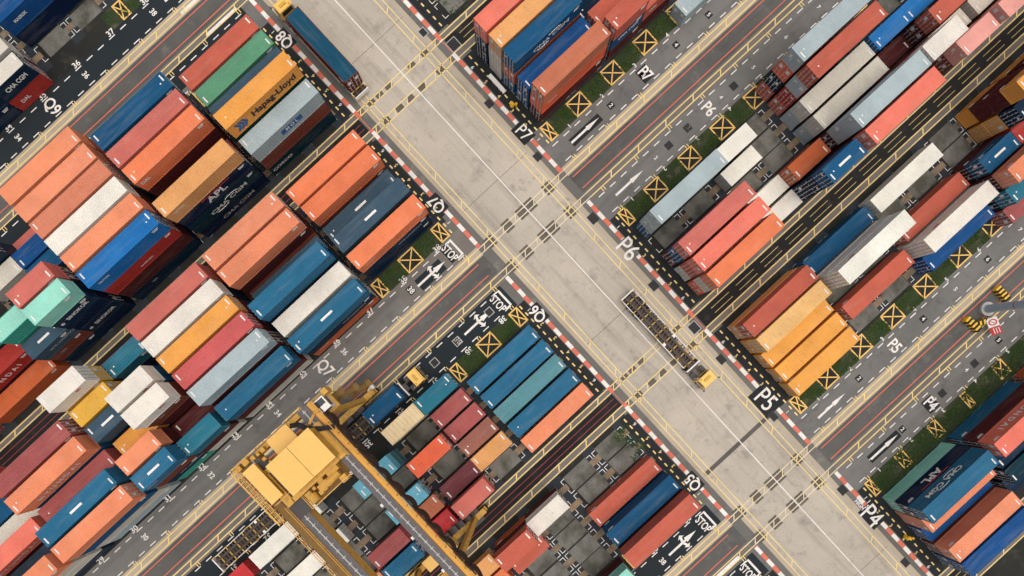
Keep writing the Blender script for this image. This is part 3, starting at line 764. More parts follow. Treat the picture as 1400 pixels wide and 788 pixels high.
S('Q7', 4, None, 5, 4, ['salmon', 'blue', 'offwhite:REDS', 'ltgrey'])
S('Q7', 5, None, 0, 3, ['rust']); S('Q7', 5, None, 1, 2, ['blue']); S('Q7', 5, None, 2, 2, ['offwhite']); S('Q7', 5, None, 3, 3, ['coral:HYUNDAI', 'maroon'], flip=False); S('Q7', 5, None, 4, 2, ['slatedark:NYK'])
S('Q7', 5, None, 5, 4, ['salmon', 'offwhite', 'offwhite'])
# ---- Q6
for r, c in enumerate(['blue2', 'blue2', 'teal', 'blue2', 'salmon']): S('Q6', 0, None, r, 1, [c], rust=r < 4)
S('Q6', 1, 1, -1, 2, ['tealblue', 'tealblue'], rust=True); S('Q6', 1, 1, 0, 1, ['mauve'], rust=True); S('Q6', 1, 1, 1, 1, ['mauve'], rust=True); S('Q6', 1, 1, 2, 1, ['rosybrown'], rust=True); S('Q6', 1, 1, 3, 1, ['tan'])
S('Q6', 1, 0, -1, 2, ['cream', 'cream'], ribbed=True, rust=True); S('Q6', 1, 0, 1, 3, ['redorange', 'maroon', 'maroon'], rust=True); S('Q6', 1, 0, 3, 1, ['plum'], rust=True); S('Q6', 1, 0, 4, 2, ['dustyred', 'maroon'])
S('Q6', 2, 1, 0, 3, ['sky', 'teal', 'teal'], rust=True); S('Q6', 2, 1, 2, 2, ['sky', 'maroon'], rust=True, flip=True); S('Q6', 2, 1, 3, 1, ['rustbrown']); S('Q6', 2, 1, 4, 1, ['brightred'])
S('Q6', 2, 0, 3, 2, ['mauve', 'maroon']); S('Q6', 2, 0, 4, 2, ['blue2', 'navy'], rust=True)
S('Q6', 3, None, -1, 1, ['white']); S('Q6', 3, None, 1, 1, ['white']); S('Q6', 3, None, 4, 1, ['salmon']); S('Q6', 4, None, -1, 1, ['brightred'])
# ---- Q5
S('Q5', 0, None, 2, 1, ['rust']); S('Q5', 0, None, 3, 2, ['blue', 'blue']); S('Q5', 0, None, 4, 3, ['rust', 'maroon', 'maroon'])
S('Q5', 1, 1, 0, 2, ['white', 'maroon'], rust=True); S('Q5', 1, 0, 0, 3, ['rust', 'maroon', 'orangebrown']); S('Q5', 1, 0, 1, 1, ['rust']); S('Q5', 1, 1, 5, 2, ['mint', 'maroon'])
S('Q5', 2, None, 0, 1, ['tan']); S('Q5', 2, None, 1, 1, ['orange'])
# ---- P7
S('P7', 0, None, 0, 3, ['coral:HYUNDAI', 'navy', 'navy'], flip=False); S('P7', 0, None, 1, 3, ['tan', 'offwhite', 'offwhite'], rust=True, flip=False); S('P7', 0, None, 2, 3, ['blue:CMA', 'orangebrown', 'blue'], flip=False)
S('P7', 0, None, 3, 2, ['royal', 'blue'], flip=False); S('P7', 0, None, 4, 3, ['rustbrown', 'redorange:SMALL', 'maroon'], rust=True, flip=False)
S('P7', 1, 0, 4, 3, ['rust', 'blue:CMA20', 'maroon'], flip=False); S('P7', 1, 0, 3, 2, ['rust'], flip=False); S('P7', 1, 0, 2, 1, ['navy'], flip=False); S('P7', 1, 1, 4, 2, ['rust:MI', 'maroon'], flip=False)
S('P7', 1, None, 1, 3, ['tan'], flip=False); S('P7', 2, 0, 5, 1, ['ltgrey'], dx=.8, dy=-1.9, flip=False)
# ---- P6
S('P6', 0, None, 0, 3, ['ltgrey', 'ltgrey', 'blue'], flip=False); S('P6', 0, None, 2, 3, ['dustyred', 'blue', 'maroon'], flip=False); S('P6', 0, None, 3, 3, ['coral', 'rust', 'offwhite'], flip=False)
S('P6', 0, None, 4, 3, ['orange', 'offwhite', 'redorange'], flip=False)
S('P6', 1, 0, 0, 2, ['white'], flip=False); S('P6', 1, 0, 1, 1, ['white'], flip=False); S('P6', 1, 0, 3, 1, ['white'], flip=False); S('P6', 1, 0, 4, 1, ['white'], flip=False)
S('P6', 1, 1, 3, 2, ['orangebrown', 'brown'], flip=False); S('P6', 1, 1, 4, 4, ['blue', 'navy', 'navy', 'navy'], flip=False, bar=True)
S('P6', 2, None, -1, 4, ['ltgrey', 'redorange', 'navy', 'rust'], flip=False); S('P6', 2, None, 0, 4, ['rust', 'ltgrey', 'red', 'rust'], flip=False)
S('P6', 2, None, 1, 2, ['offwhite', 'ltgrey'], flip=False); S('P6', 2, None, 2, 2, ['offwhite', 'ltgrey'], flip=False); S('P6', 2, None, 3, 4, ['ltgrey', 'ltgrey', 'maroon', 'maroon'], flip=False); S('P6', 2, None, 4, 4, ['coral', 'maroon', 'maroon'], flip=False)
S('P6', 3, 0, 1, 2, ['bblue', 'navy'], flip=False); S('P6', 3, 0, 2, 1, ['maroon'], flip=False); S('P6', 3, 0, 3, 4, ['white'], flip=False); S('P6', 3, 0, 4, 1, ['maroon'], flip=False)
S('P6', 3, 1, 1, 2, ['bblue', 'navy'], flip=False); S('P6', 3, 1, 2, 3, ['rust', 'maroon', 'maroon'], flip=False); S('P6', 3, 1, 3, 2, ['offwhite'], flip=False); S('P6', 3, 1, 4, 3, ['pink', 'brown', 'maroon'], flip=False)
S('P6', 4, None, 4, 3, ['pink'], flip=False); S('P6', 4, None, 3, 2, ['offwhite'], flip=False); S('P6', 4, None, 2, 3, ['rust'], flip=False)
# ---- P5
S('P5', 0, None, 0, 2, ['rust', 'tan'], flip=False); S('P5', 0, None, 1, 2, ['amberlight', 'amber'], flip=False, rust=True); S('P5', 0, None, 2, 1, ['amber'], flip=False); S('P5', 0, None, 3, 1, ['amber'], flip=False, rust=True); S('P5', 0, None, 4, 1, ['amber'], flip=False)
S('P5', 1, None, 0, 1, ['blue'], flip=False); S('P5', 1, None, 1, 3, ['white:REDS', 'white', 'white'], flip=False, rust=True); S('P5', 1, None, 3, 1, ['rust'], flip=False)
S('P5', 2, None, 0, 1, ['white'], flip=False); S('P5', 2, None, 2, 1, ['rust'], flip=False); S('P5', 2, None, 3, 2, ['white:REDS', 'white'], flip=False); S('P5', 2, None, 4, 1, ['royal'], flip=False)
S('P5', 3, 0, 2, 2, ['blue:NYK', 'maroon'], flip=False, bar=True); S('P5', 3, 0, 3, 3, ['salmon', 'maroon', 'maroon'], flip=False); S('P5', 3, 0, 4, 2, ['tealblue', 'navy'], flip=False); S('P5', 3, 0, 5, 1, ['mauve'], flip=False)
S('P5', 3, 1, 0, 4, ['amber', 'maroon', 'maroon', 'amber'], flip=True); S('P5', 3, 1, 1, 3, ['navy', 'amber', 'amber'], flip=False); S('P5', 3, 1, 2, 2, ['red'], flip=False); S('P5', 4, None, 0, 4, ['maroon', 'maroon', 'maroon', 'amber'], flip=False)
S('P5', 3, 1, 3, 2, ['maroon'], flip=False); S('P5', 3, 1, 4, 2, ['tealblue'], flip=False)
# ---- P4
S('P4', 0, None, 0, 3, ['blue2:CMA', 'deepnavy:APL', 'mint'], flip=False); S('P4', 0, None, 1, 2, ['salmon', 'salmon'], flip=False); S('P4', 0, None, 2, 1, ['royal'], flip=False); S('P4', 0, None, 3, 2, ['orange2', 'brown'], flip=False); S('P4', 0, None, 4, 2, ['royal', 'blue'], flip=False)
S('P4', 1, None, 0, 3, ['coral:HYUNDAI', 'maroon', 'blue2'], flip=False); S('P4', 1, None, 1, 2, ['navy', 'navy'], flip=False); S('P4', 1, None, 2, 2, ['tealnavy', 'navy'], flip=False); S('P4', 1, None, 3, 1, ['navy'], flip=False)
S('P4', 2, None, 0, 2, ['navy', 'orangebrown'], flip=False); S('P4', 2, None, 1, 2, ['navy'], flip=False)
# ---- Q9
S('Q9', 1, None, 3, 2, ['royal:STAR', 'deepnavy']); S('Q9', 2, 1, 5, 2, ['navy:CMA20', 'red:MI'], roof='offwhite', dx=.2); S('Q9', 2, 0, 5, 2, ['navy', 'navy'], dx=.2); S('Q9', 2, 1, 4, 2, ['offwhite', 'maroon'], rust=True)
S('Q9', 2, 0, 4, 2, ['offwhite'])
# unseen lower tiers that carry the stacks
m = MB(); cs = ['navy', 'maroon', 'brown', 'blue', 'grey', 'rust']
for (x, y, z, L, h) in hidden:
    m.cur = random.randrange(len(cs)); m.box(x - 1.2, x + 1.2, y - L / 2 + .02, y + L / 2 - .02, z + .004, z + h - .004)
hm = []
for c in cs: hm.append(steel_mat('lower_' + c, PAL[c], .3, .6))
if hidden:
    o = link('lower_containers', m.mesh('lower_containers', hm)); o['kind'] = 'stuff'
print('containers', NC[0], 'hidden', len(hidden))

# rough grey slabs on the bare slots
sm = MB(); sm.flat(-1.32, 1.32, -2.25, 2.25); flat_up(sm)
slab_me = bpy.data.meshes.new('rough_slab'); slab_me.from_pydata(sm.v, [], sm.f); slab_me.materials.append(M['slab'])
for b in ('Q9', 'P8', 'Q6', 'P6', 'Q5', 'P5', 'P7'):
    root = bpy.data.objects.new('block_floor', None); C.objects.link(root); root['kind'] = 'structure'
    for k in range(4):
        for q in (0, 1):
            for r in range(5):
                if (b, k, q, r) in OCC: continue
                x = rowx(b, r) + 1.22; y = slot_y(b, k, q, False) + 3.03
                if abs(x) > 95 or abs(y) > 85: continue
                link('rough_slab', slab_me, root, (x + random.uniform(-.08, .08), y + random.uniform(-.3, .3), .007), None, random.choice((0, math.pi)))
# ------------------------------------------------------------------ vehicles (heading +y in their own frame, origin on the ground under the rear)
def wheel(name, parent, x, y, r=.5, w=.55):
    m = MB(); m.cyl((x - w / 2, y, r), (x + w / 2, y, r), r, 14); o = link(name, m.mesh('tyre', M['tyre']), parent)
    m = MB(); s = 1 if x > 0 else -1; m.cyl((x + s * w / 2, y, r), (x + s * (w / 2 + .03), y, r), r * .55, 12); link('rim', m.mesh('rim', M['galv']), o)
    return o
def trailer(t, L, twist=True, col='chassis'):
    m = MB()
    for x in (-.5, .5):
        m.box(x - .09, x + .09, .1, L - .2, .95, 1.32); m.box(x - .16, x + .16, .1, L - .2, 1.32, 1.36)
    link('main_beam', m.mesh('main_beam', M[col]), t)
    m = MB(); k = .5; i = 0
    while k < L - .5:
        m.cur = 1 if i % 3 == 1 else 0
        m.box(-1.15, 1.15, k, k + .14, 1.12, 1.30); k += .52; i += 1
    link('cross_member', m.mesh('cross_member', [M[col], M['chassis_yellow']]), t)
    m = MB(); m.box(-.42, .42, .4, L - .3, .72, .80); m.box(-1.08, -.62, L * .3, L * .68, .55, .9); m.box(.62, 1.08, L * .42, L * .8, .55, .95); m.box(-1.1, 1.1, .3, 4.3, .62, .68)
    link('under_shade', m.mesh('under_shade', M['crane_dark']), t)  # dark plates added to deepen the shade between the trailer beams
    m = MB()
    for x in (-1.18, 1.18): m.box(x - .05, x + .05, .5, L - .8, 1.12, 1.34)
    for x in (-.95, .95): m.box(x - .2, x + .2, L * .62, L * .62 + .4, 1.34, 1.37)
    link('side_rail', m.mesh('side_rail', M['whitepaint'] if twist else M[col]), t)
    m = MB(); m.box(-1.22, 1.22, 0, .16, .75, 1.45); link('rear_bumper', m.mesh('rear_bumper', M['whitepaint']), t)
    m = MB(); m.box(-1.26, 1.26, L - .2, L, .9, 1.6); link('front_bulkhead', m.mesh('front_bulkhead', M['whitepaint']), t)
    m = MB()
    for y in (1.9, 3.2): m.bar((-1.05, y, .52), (1.05, y, .52), .16)
    for x in (-.7, .7): m.bar((x, L * .72, .1), (x, L * .72, 1.0), .14); m.box(x - .2, x + .2, L * .72 - .15, L * .72 + .15, 0.03, .1)
    link('axles_and_legs', m.mesh('axles_and_legs', M['chassis']), t)
    for y in (1.9, 3.2):
        for x in (-.95, .95): wheel('wheel', t, x, y)
    # corner guides
    m = MB()
    for y in (.25, 2.6, L * .5 - .1, L * .5 + .3, L - 2.6):
        for x in (-1.2, 1.2): m.box(x - .07, x + .07, y, y + .28, 1.3, 1.55)
    link('corner_guide', m.mesh('corner_guide', M['chassis_yellow']), t)
def cabunit(t, y0):
    """terminal tractor: frame from y0 to y0+5.2, cab at the front"""
    m = MB()
    for x in (-.45, .45): m.box(x - .1, x + .1, y0 - 1.4, y0 + 3.9, .7, 1.0)
    m.box(-1.15, 1.15, y0 + 3.75, y0 + 3.95, .45, 1.0); m.box(-.6, .6, y0 - .2, y0 + .9, 1.0, 1.18)
    m.box(-1.15, -.55, y0 + 1.1, y0 + 2.0, .5, 1.15); m.box(.55, 1.15, y0 + 1.0, y0 + 1.9, .5, 1.1)
    link('tractor_frame', m.mesh('tractor_frame', M['crane_dark']), t)
    c0, c1 = y0 + 2.0, y0 + 3.75
    m = MB(); m.v += [(-1.2, c0, .95), (1.2, c0, .95), (1.2, c1, .95), (-1.2, c1, .95), (-1.15, c0, 2.75), (1.15, c0, 2.75), (1.12, c1 - .35, 2.75), (-1.12, c1 - .35, 2.75), (-1.17, c1 - .02, 1.85), (1.17, c1 - .02, 1.85)]
    for f in ((3, 2, 1, 0), (4, 5, 6, 7), (0, 1, 5, 4), (1, 2, 9, 6, 5), (3, 0, 4, 7, 8), (2, 3, 8, 9), (9, 8, 7, 6)): m.f.append(f); m.mi.append(0)
    cab = link('cab', m.mesh('cab', M['cab_yellow']), t)
    m = MB(); m.quad((-1.0, c1 - .02 + .012, 1.93), (1.0, c1 - .02 + .012, 1.93), (.98, c1 - .33 + .02, 2.66), (-.98, c1 - .33 + .02, 2.66)); link('windscreen', m.mesh('windscreen', M['glass']), cab)
    m = MB(); m.quad((-.9, c0 - .01, 1.75), (.9, c0 - .01, 1.75), (.88, c0 - .01, 2.55), (-.88, c0 - .01, 2.55)); link('rear_window', m.mesh('rear_window', M['glass']), cab)
    m = MB()
    for s in (-1, 1): m.quad((s * 1.185, c0 + .3, 1.75), (s * 1.185, c1 - .45, 1.75), (s * 1.16, c1 - .5, 2.5), (s * 1.165, c0 + .3, 2.5))
    link('side_window', m.mesh('side_window', M['glass']), cab)
    m = MB(); m.box(-1.18, 1.18, c1 - .30, c1 - .16, 2.4, 2.62); m.box(-1.05, 1.05, c0 + .05, c1 - .5, 2.76, 2.80); link('sun_visor', m.mesh('sun_visor', M['cab_yellow']), cab)
    m = MB(); m.box(-.55, .55, c0 + .5, c0 + .9, 2.8, 2.95); m.cyl((.8, c0 + .25, 2.8), (.8, c0 + .25, 3.0), .1, 8); link('roof_beacon', m.mesh('roof_beacon', M['chassis_yellow']), cab)
    m = MB()
    for s in (-1, 1): m.bar((s * 1.15, c1 - .1, 2.3), (s * 1.5, c1 + .1, 2.3), .05); m.box(s * 1.5 - .06, s * 1.5 + .06, c1, c1 + .2, 2.0, 2.5)
    link('mirror', m.mesh('mirror', M['crane_dark']), cab)
    m = MB(); m.bar((1.02, c0 - .25, 1.1), (1.02, c0 - .25, 2.9), .14); link('exhaust', m.mesh('exhaust', M['galv']), cab)
    m = MB()
    for s in (-1, 1): m.box(s * .85 - .16, s * .85 + .16, c1 + .2, c1 + .24, .6, .78)
    link('headlight', m.mesh('headlight', M['whitepaint']), t)
    for y in (y0 + .2, y0 + 3.0):
        for x in (-.95, .95): wheel('wheel', t, x, y, .52, .5)
t = thing('tractor_trailer', 'yellow tractor with long empty skeletal trailer driving down the main road', 'truck', (3.9, 20.85, .012), -H, 'yard trucks')
trailer(t, 14.4); cabunit(t, 14.0)
t = thing('tractor_trailer', 'yellow tractor hauling a long dark blue container along the main road', 'truck', (-43.3, 12.3, .012), H, 'yard trucks')
trailer(t, 13.6); cabunit(t, 13.2)
c = make_container(-50.6, 12.3, 1.40, True, 'tealblue', 'dark blue long container on the moving trailer, maroon doors at its rear', 'shipping containers stacked in the yard', True, False, 1)
c.rotation_euler = (0, 0, H)
for o in c.children:
    o.color = (*([x * .8 for x in lin((20, 84, 112))] if o.name.startswith('roof') else [x * .8 for x in lin((112, 52, 48))]), 1)
t = thing('tractor_trailer', 'yellow tractor in the Q6 lane with a short container on its trailer under the crane', 'truck', (-8.1, -25.2, .016), 0, 'yard trucks')
trailer(t, 12.9, False); cabunit(t, 12.6)
make_container(-8.1, -15.75, 1.40, False, 'blue', 'deep blue short container on the trailer in the Q6 lane, behind the yellow cab', 'shipping containers stacked in the yard', False, True, 1)
t = thing('tractor_trailer', 'empty skeletal trailer parked in the Q6 lane left of the yellow crane', 'truck', (-7.65, -49.8, .016), 0, 'yard trucks')
trailer(t, 13.2); cabunit(t, 12.9)

# ------------------------------------------------------------------ rubber tyred gantry crane
cr = thing('gantry_crane', 'yellow gantry crane straddling block Q6 with two long girders and a machinery house', 'crane', (0, 0, .02))
Y, D = M['crane'], M['crane_dark']
def part(name, mb, mat, parent=cr): return link(name, mb.mesh(name, mat), parent)
XN, XS = -10.75, 12.75
for X in (XN, XS):
    m = MB(); m.box(X - .42, X + .42, -30.2, -15.6, 1.55, 2.5); m.box(X - .5, X + .5, -30.4, -30.2, 1.6, 2.3); part('sill_beam', m, Y)
    for yb in (-29.0, -16.9):
        m = MB(); m.box(X - .36, X + .36, yb - 1.5, yb + 1.5, .85, 1.5); m.box(X - .5, X + .5, yb - .35, yb + .35, 1.2, 1.7); b = part('bogie', m, Y)
        for yy in (yb - .85, yb + .85):
            m = MB(); m.cyl((X - .33, yy, .78), (X + .33, yy, .78), .78, 16); link('tyre', m.mesh('tyre', M['tyre']), b)
            m = MB(); m.cyl((X - .37, yy, .78), (X + .37, yy, .78), .4, 10); link('hub', m.mesh('hub', Y), b)
    for (yb, yt) in ((-17.6, -19.3), (-28.6, -27.6)):
        m = MB()
        m.v += [(X - .3, yb - .4, 2.5), (X + .3, yb - .4, 2.5), (X + .3, yb + .4, 2.5), (X - .3, yb + .4, 2.5), (X - .3, yt - .5, 18.2), (X + .3, yt - .5, 18.2), (X + .3, yt + .5, 18.2), (X - .3, yt + .5, 18.2)]
        for f in ((3, 2, 1, 0), (4, 5, 6, 7), (0, 1, 5, 4), (1, 2, 6, 5), (2, 3, 7, 6), (3, 0, 4, 7)): m.f.append(f); m.mi.append(0)
        part('leg', m, Y)
    m = MB(); m.box(X - .3, X + .3, -27.6, -19.3, 17.1, 18.0); part('tie_beam', m, Y)
# diesel house and cable reel on the sills
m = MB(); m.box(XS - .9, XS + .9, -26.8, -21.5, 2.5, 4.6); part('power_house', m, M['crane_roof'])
m = MB(); m.cyl((XS + .55, -19.5, 4), (XS + .95, -19.5, 4), 1.3, 20); part('cable_reel', m, D)
m = MB()
for k in range(7): m.box(XS - 1.5, XS - .5, -24.6 + k * 1.3, -24.0 + k * 1.3, 2.5, 3.2 + .3 * (k % 3))
m.box(XS - 1.7, XS + 1.0, -27, -16.4, 2.3, 2.4); part('equipment_boxes', m, M['crane_dark'])
m = MB()
for k in range(5): m.box(XN + .45, XN + 1.1, -28 + k * 2.2, -27 + k * 2.2, 1.6, 2.6)
m.box(XN - 1.0, XN + .9, -28, -18, 1.45, 1.55); part('equipment_boxes', m, D)
# stair tower on the near leg
m = MB()
for q in range(6):
    z0, z1 = 2.5 + q * 2.6, 2.5 + (q + 1) * 2.6; a, b = (-16.7, -14.9) if q % 2 == 0 else (-14.9, -16.7); sh = -.29 * q
    for x in (XN - 1.25, XN - .55): m.bar((x, a + sh, z0), (x, b + sh, z1), .08, .18)
    for s in range(9):
        f = (s + .5) / 9; m.box(XN - 1.25, XN - .55, a + sh + (b - a) * f - .1, a + sh + (b - a) * f + .1, z0 + (z1 - z0) * f, z0 + (z1 - z0) * f + .04)
    m.box(XN - 1.35, XN - .45, b + sh - .45, b + sh + .45, z1 - .05, z1)
    for yy in (b + sh - .45, b + sh + .45): m.bar((XN - 1.35, yy, z1), (XN - 1.35, yy, z1 + 1.0), .05); m.bar((XN - .45, yy, z1), (XN - .45, yy, z1 + 1), .05)
    m.bar((XN - 1.35, b + sh - .45, z1 + 1), (XN - 1.35, b + sh + .45, z1 + 1), .05)
part('stair', m, M['grating'])
m = MB(); m.box(XN - 1.4, XN - .4, -16.3, -15.2, 1.0, 2.2); m.box(XN - .9, XN - .2, -15.5, -15.1, 1.8, 2.7); part('control_cabinet', m, M['whitepaint'])
# girders
G1, G2 = -19.55, -27.5
for gy, nm in ((G1, 1), (G2, -1)):
    m = MB(); m.box(-12.4, 14.9, gy - .62, gy + .62, 18.2, 20.0); g = part('girder', m, Y)
    m = MB(); m.box(-12.4, 14.9, gy - .70, gy + .64, 20.0, 20.05); link('top_plate', m.mesh('top_plate', M['crane_grey']), g)
    m = MB(); m.box(-12.2, 14.7, gy - .06, gy + .06, 20.05, 20.17)
    for k in range(27): m.box(-12 + k, -11.85 + k, gy - .2, gy + .2, 20.05, 20.09)
    link('crane_rail', m.mesh('crane_rail', M['galv']), g)
    # walkway outside the girder
    ya, yb = (gy + .64, gy + 1.35) if nm == 1 else (gy - 2.0, gy - .66)
    m = MB(); m.box(-12.4, 14.9, ya, yb, 19.75, 19.81)
    x = -12.3
    while x < 14.9: m.box(x, x + .07, ya, yb, 19.6, 19.75); x += .6
    w = link('walkway', m.mesh('walkway', M['walk_orange'] if nm == 1 else M['grating']), g)
    m = MB(); yr = yb - .04 if nm == 1 else ya + .04
    for z in (20.3, 20.85): m.bar((-12.4, yr, z), (14.9, yr, z), .07)
    x = -12.4
    while x < 15: m.bar((x, yr, 19.75), (x, yr, 20.85), .07); x += 1.6
    if nm == -1:
        y2 = yb - .05
        for z in (20.3, 20.85): m.bar((-5.5, y2, z), (14.9, y2, z), .05)
        x = -5.5
        while x < 15: m.bar((x, y2, 19.75), (x, y2, 20.85), .05); x += 1.6
    link('handrail', m.mesh('handrail', M['walk_orange']), g)
m = MB(); m.box(-12.5, -11.9, G2 + .62, G1 - .62, 18.5, 19.7); m.box(14.3, 14.9, G2 + .62, G1 - .62, 18.5, 19.7); part('end_tie', m, Y)
m = MB(); x = -10.6
while x < 14:
    for dr in (.7, 1.1, 1.5, 1.9):
        pts = [(x + 2.2 * q / 8, G1 + 1.55 + .02 * dr, 19.6 - dr * (1 - (q / 4 - 1) ** 2)) for q in range(9)]
        for p, q in zip(pts, pts[1:]): m.bar(p, q, .22, .34)
    x += 2.2
m.bar((-12, G1 + 1.5, 19.7), (14.8, G1 + 1.5, 19.7), .14); part('festoon_cable', m, M['festoon'])
m = MB(); pts = [(-11.8, -21.6, 20.4), (-11.2, -20.7, 20.9), (-10.2, -20.3, 21.0), (-9.2, -19.2, 20.9), (-8.4, -18.0, 20.6)]
for p, q in zip(pts, pts[1:]): m.bar(p, q, .55, .3)
part('cable_chain', m, M['tyre'])
# white fittings on the girder
m = MB()
for k in range(4): m.box(-3.6 + k * 5.1, -3.2 + k * 5.1, G1 - 1.1, G1 - .7, 19.4, 19.7)
part('lamp_box', m, M['whitepaint'])
# trolley with machinery house
tr = MB(); tr.box(-10.1, -5.2, -27.9, -26.9, 20.2, 20.8); tr.box(-10.1, -5.2, -20.1, -19.1, 20.2, 20.8); tr.box(-10.1, -9.5, -27, -20, 20.2, 20.8); tr.box(-5.8, -5.2, -27, -20, 20.2, 20.8); part('trolley_frame', tr, Y)
m = MB(); m.box(-10.1, -5.2, -26.9, -20.1, 20.45, 20.52); m.box(-11.3, -3.4, -28.3, -26.3, 20.2, 20.26); part('trolley_shade_floor', m, D)  # dark floor sheets, standing in for the black shade between houses and girders
for (ya, yb) in ((-25.6, -22.66), (-22.60, -19.6)):
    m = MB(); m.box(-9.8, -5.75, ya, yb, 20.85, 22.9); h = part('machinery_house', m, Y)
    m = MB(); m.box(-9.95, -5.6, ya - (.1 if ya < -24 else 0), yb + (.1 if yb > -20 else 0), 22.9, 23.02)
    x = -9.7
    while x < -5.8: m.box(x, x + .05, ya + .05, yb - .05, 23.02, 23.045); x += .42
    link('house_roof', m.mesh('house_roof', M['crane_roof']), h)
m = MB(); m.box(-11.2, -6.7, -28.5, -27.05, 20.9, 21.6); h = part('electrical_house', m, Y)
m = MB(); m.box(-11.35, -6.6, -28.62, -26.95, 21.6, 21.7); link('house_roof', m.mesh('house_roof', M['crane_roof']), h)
m = MB(); m.box(-12.5, -10.2, -25.0, -22.0, 19.9, 20.0)
for (xx, yy) in ((-12.45, -24.9), (-12.45, -22.1), (-12.45, -23.5)): m.bar((xx, yy, 20), (xx, yy, 21), .06)
m.bar((-12.45, -25, 21), (-12.45, -22, 21), .06); part('side_platform', m, M['crane_roof'])
# operator cab hung under the trolley edge
m = MB(); m.box(-12.1, -10.5, -18.55, -16.95, 17.6, 19.7); cb = part('operator_cab', m, M['whitepaint'])
m = MB(); m.quad((-11.95, -18.4, 19.712), (-11.2, -18.4, 19.712), (-11.2, -17.1, 19.712), (-11.95, -17.1, 19.712)); m.quad((-10.488, -18.4, 18.3), (-10.488, -17.1, 18.3), (-10.488, -17.1, 19.5), (-10.488, -18.4, 19.5))
m.quad((-11.9, -16.938, 18.3), (-10.7, -16.938, 18.3), (-10.7, -16.938, 19.5), (-11.9, -16.938, 19.5)); link('cab_window', m.mesh('cab_window', M['glass']), cb)
m = MB(); m.box(-12.6, -10.2, -19.3, -16.6, 17.45, 17.58); m.box(-12.7, -12.0, -16.9, -16.2, 17.5, 19.2)
for (a, b) in (((-12.6, -19.3), (-12.6, -16.6)), ((-12.6, -16.6), (-10.2, -16.6)), ((-10.2, -16.6), (-10.2, -19.3))):
    for z in (18.0, 18.5): m.bar((*a, z), (*b, z), .06)
m.bar((-11.3, -18.5, 19.7), (-10.5, -20.0, 20.3), .3); part('cab_platform', m, Y)
# clutter on the trolley: motors, drums, handrails, ladders
random.seed(11)
m = MB()
for k in range(16):
    x = random.uniform(-5.3, -3.6); y = random.uniform(-25.5, -21); s = random.uniform(.25, .6); m.box(x - s / 2, x + s, y - s, y + s / 2, 19.5, 20.2 + s)
m.cyl((-4.4, -22.8, 20.3), (-4.4, -21.2, 20.3), .5, 14); m.cyl((-4.6, -25.3, 20.2), (-3.6, -25.3, 20.2), .6, 14)
for k in range(10):
    x = random.uniform(-12.3, -10.3); y = random.uniform(-29.5, -25.5); s = random.uniform(.2, .5); m.box(x - s, x + s / 2, y - s / 2, y + s, 19.6, 20.1 + s)
part('hoist_machinery', m, Y)
m = MB(); m.box(-5.2, -3.4, -26, -20.4, 19.35, 19.45); part('machinery_floor', m, M['grating'])
m = MB()
for (a, b) in (((-5.1, -26), (-3.3, -26)), ((-3.3, -26), (-3.3, -20.3)), ((-12.6, -29.9), (-4.5, -29.9)), ((-12.6, -29.9), (-12.6, -25)), ((-12.6, -21.8), (-12.6, -19.4)), ((-6.4, -28.8), (-6.4, -26.2)), ((-10.0, -19.0), (-5.0, -19.0)), ((-5.4, -25.8), (-5.4, -19.4))):
    n = max(2, int((Vector(a) - Vector(b)).length / 1.2)); zb = 19.5
    for z in (20.3, 20.8): m.bar((*a, z), (*b, z), .06)
    for q in range(n + 1):
        p = Vector(a).lerp(Vector(b), q / n); m.bar((p.x, p.y, zb), (p.x, p.y, 20.8), .06)
part('handrail', m, M['crane_roof'])
m = MB()
for k in range(12): m.box(-12.4 + k * .68, -12.33 + k * .68, -30.9, -28.7, 18.9, 18.96)
for y in (-30.9, -30.2, -29.5, -28.8): m.bar((-12.6, y, 18.9), (-4.5, y, 18.9), .08)
part('cable_frame', m, M['crane_roof'])
m = MB(); m.box(-9.6, -7.0, -25.5, -22.5, 19.0, 19.6)
for (x, y) in ((-9.2, -25), (-9.2, -23), (-7.2, -25), (-7.2, -23)): m.bar((x, y, 19), (x, y, 9.2), .05)
m.box(-9.6, -6.6, -27.2, -20.8, 8.6, 9.1); part('hoist_spreader', m, D)

# ------------------------------------------------------------------ light mast with guards
mx, my = 42.1, 59.25
t = thing('light_mast', 'tall blue grey light mast in the runway between P5 and P4 lanes', 'mast', (mx, my, .02))
m = MB(); m.cyl((0, 0, .5), (0, 0, 32), .62, 20, .34)
for z in (4.2, 12, 20): m.cyl((0, 0, z), (0, 0, z + .14), .60 - .009 * z + .05, 20)
link('pole', m.mesh('pole', M['mast']), t)
m = MB(); m.cyl((0, 0, 0), (0, 0, .5), 1.05, 20); link('base', m.mesh('base', M['galv']), t)
m = MB(); m.cyl((0, 0, 5.2), (0, 0, 5.3), .60, 20); link('red_band', m.mesh('red_band', M['red_mark']), t)
m = MB()
for a in range(8):
    c, s = math.cos(a * math.pi / 4), math.sin(a * math.pi / 4); m.box(c * 1.6 - .3, c * 1.6 + .3, s * 1.6 - .3, s * 1.6 + .3, 31.2, 31.8); m.bar((0, 0, 31.5), (c * 1.5, s * 1.5, 31.5), .1)
link('floodlight', m.mesh('floodlight', M['galv']), t)
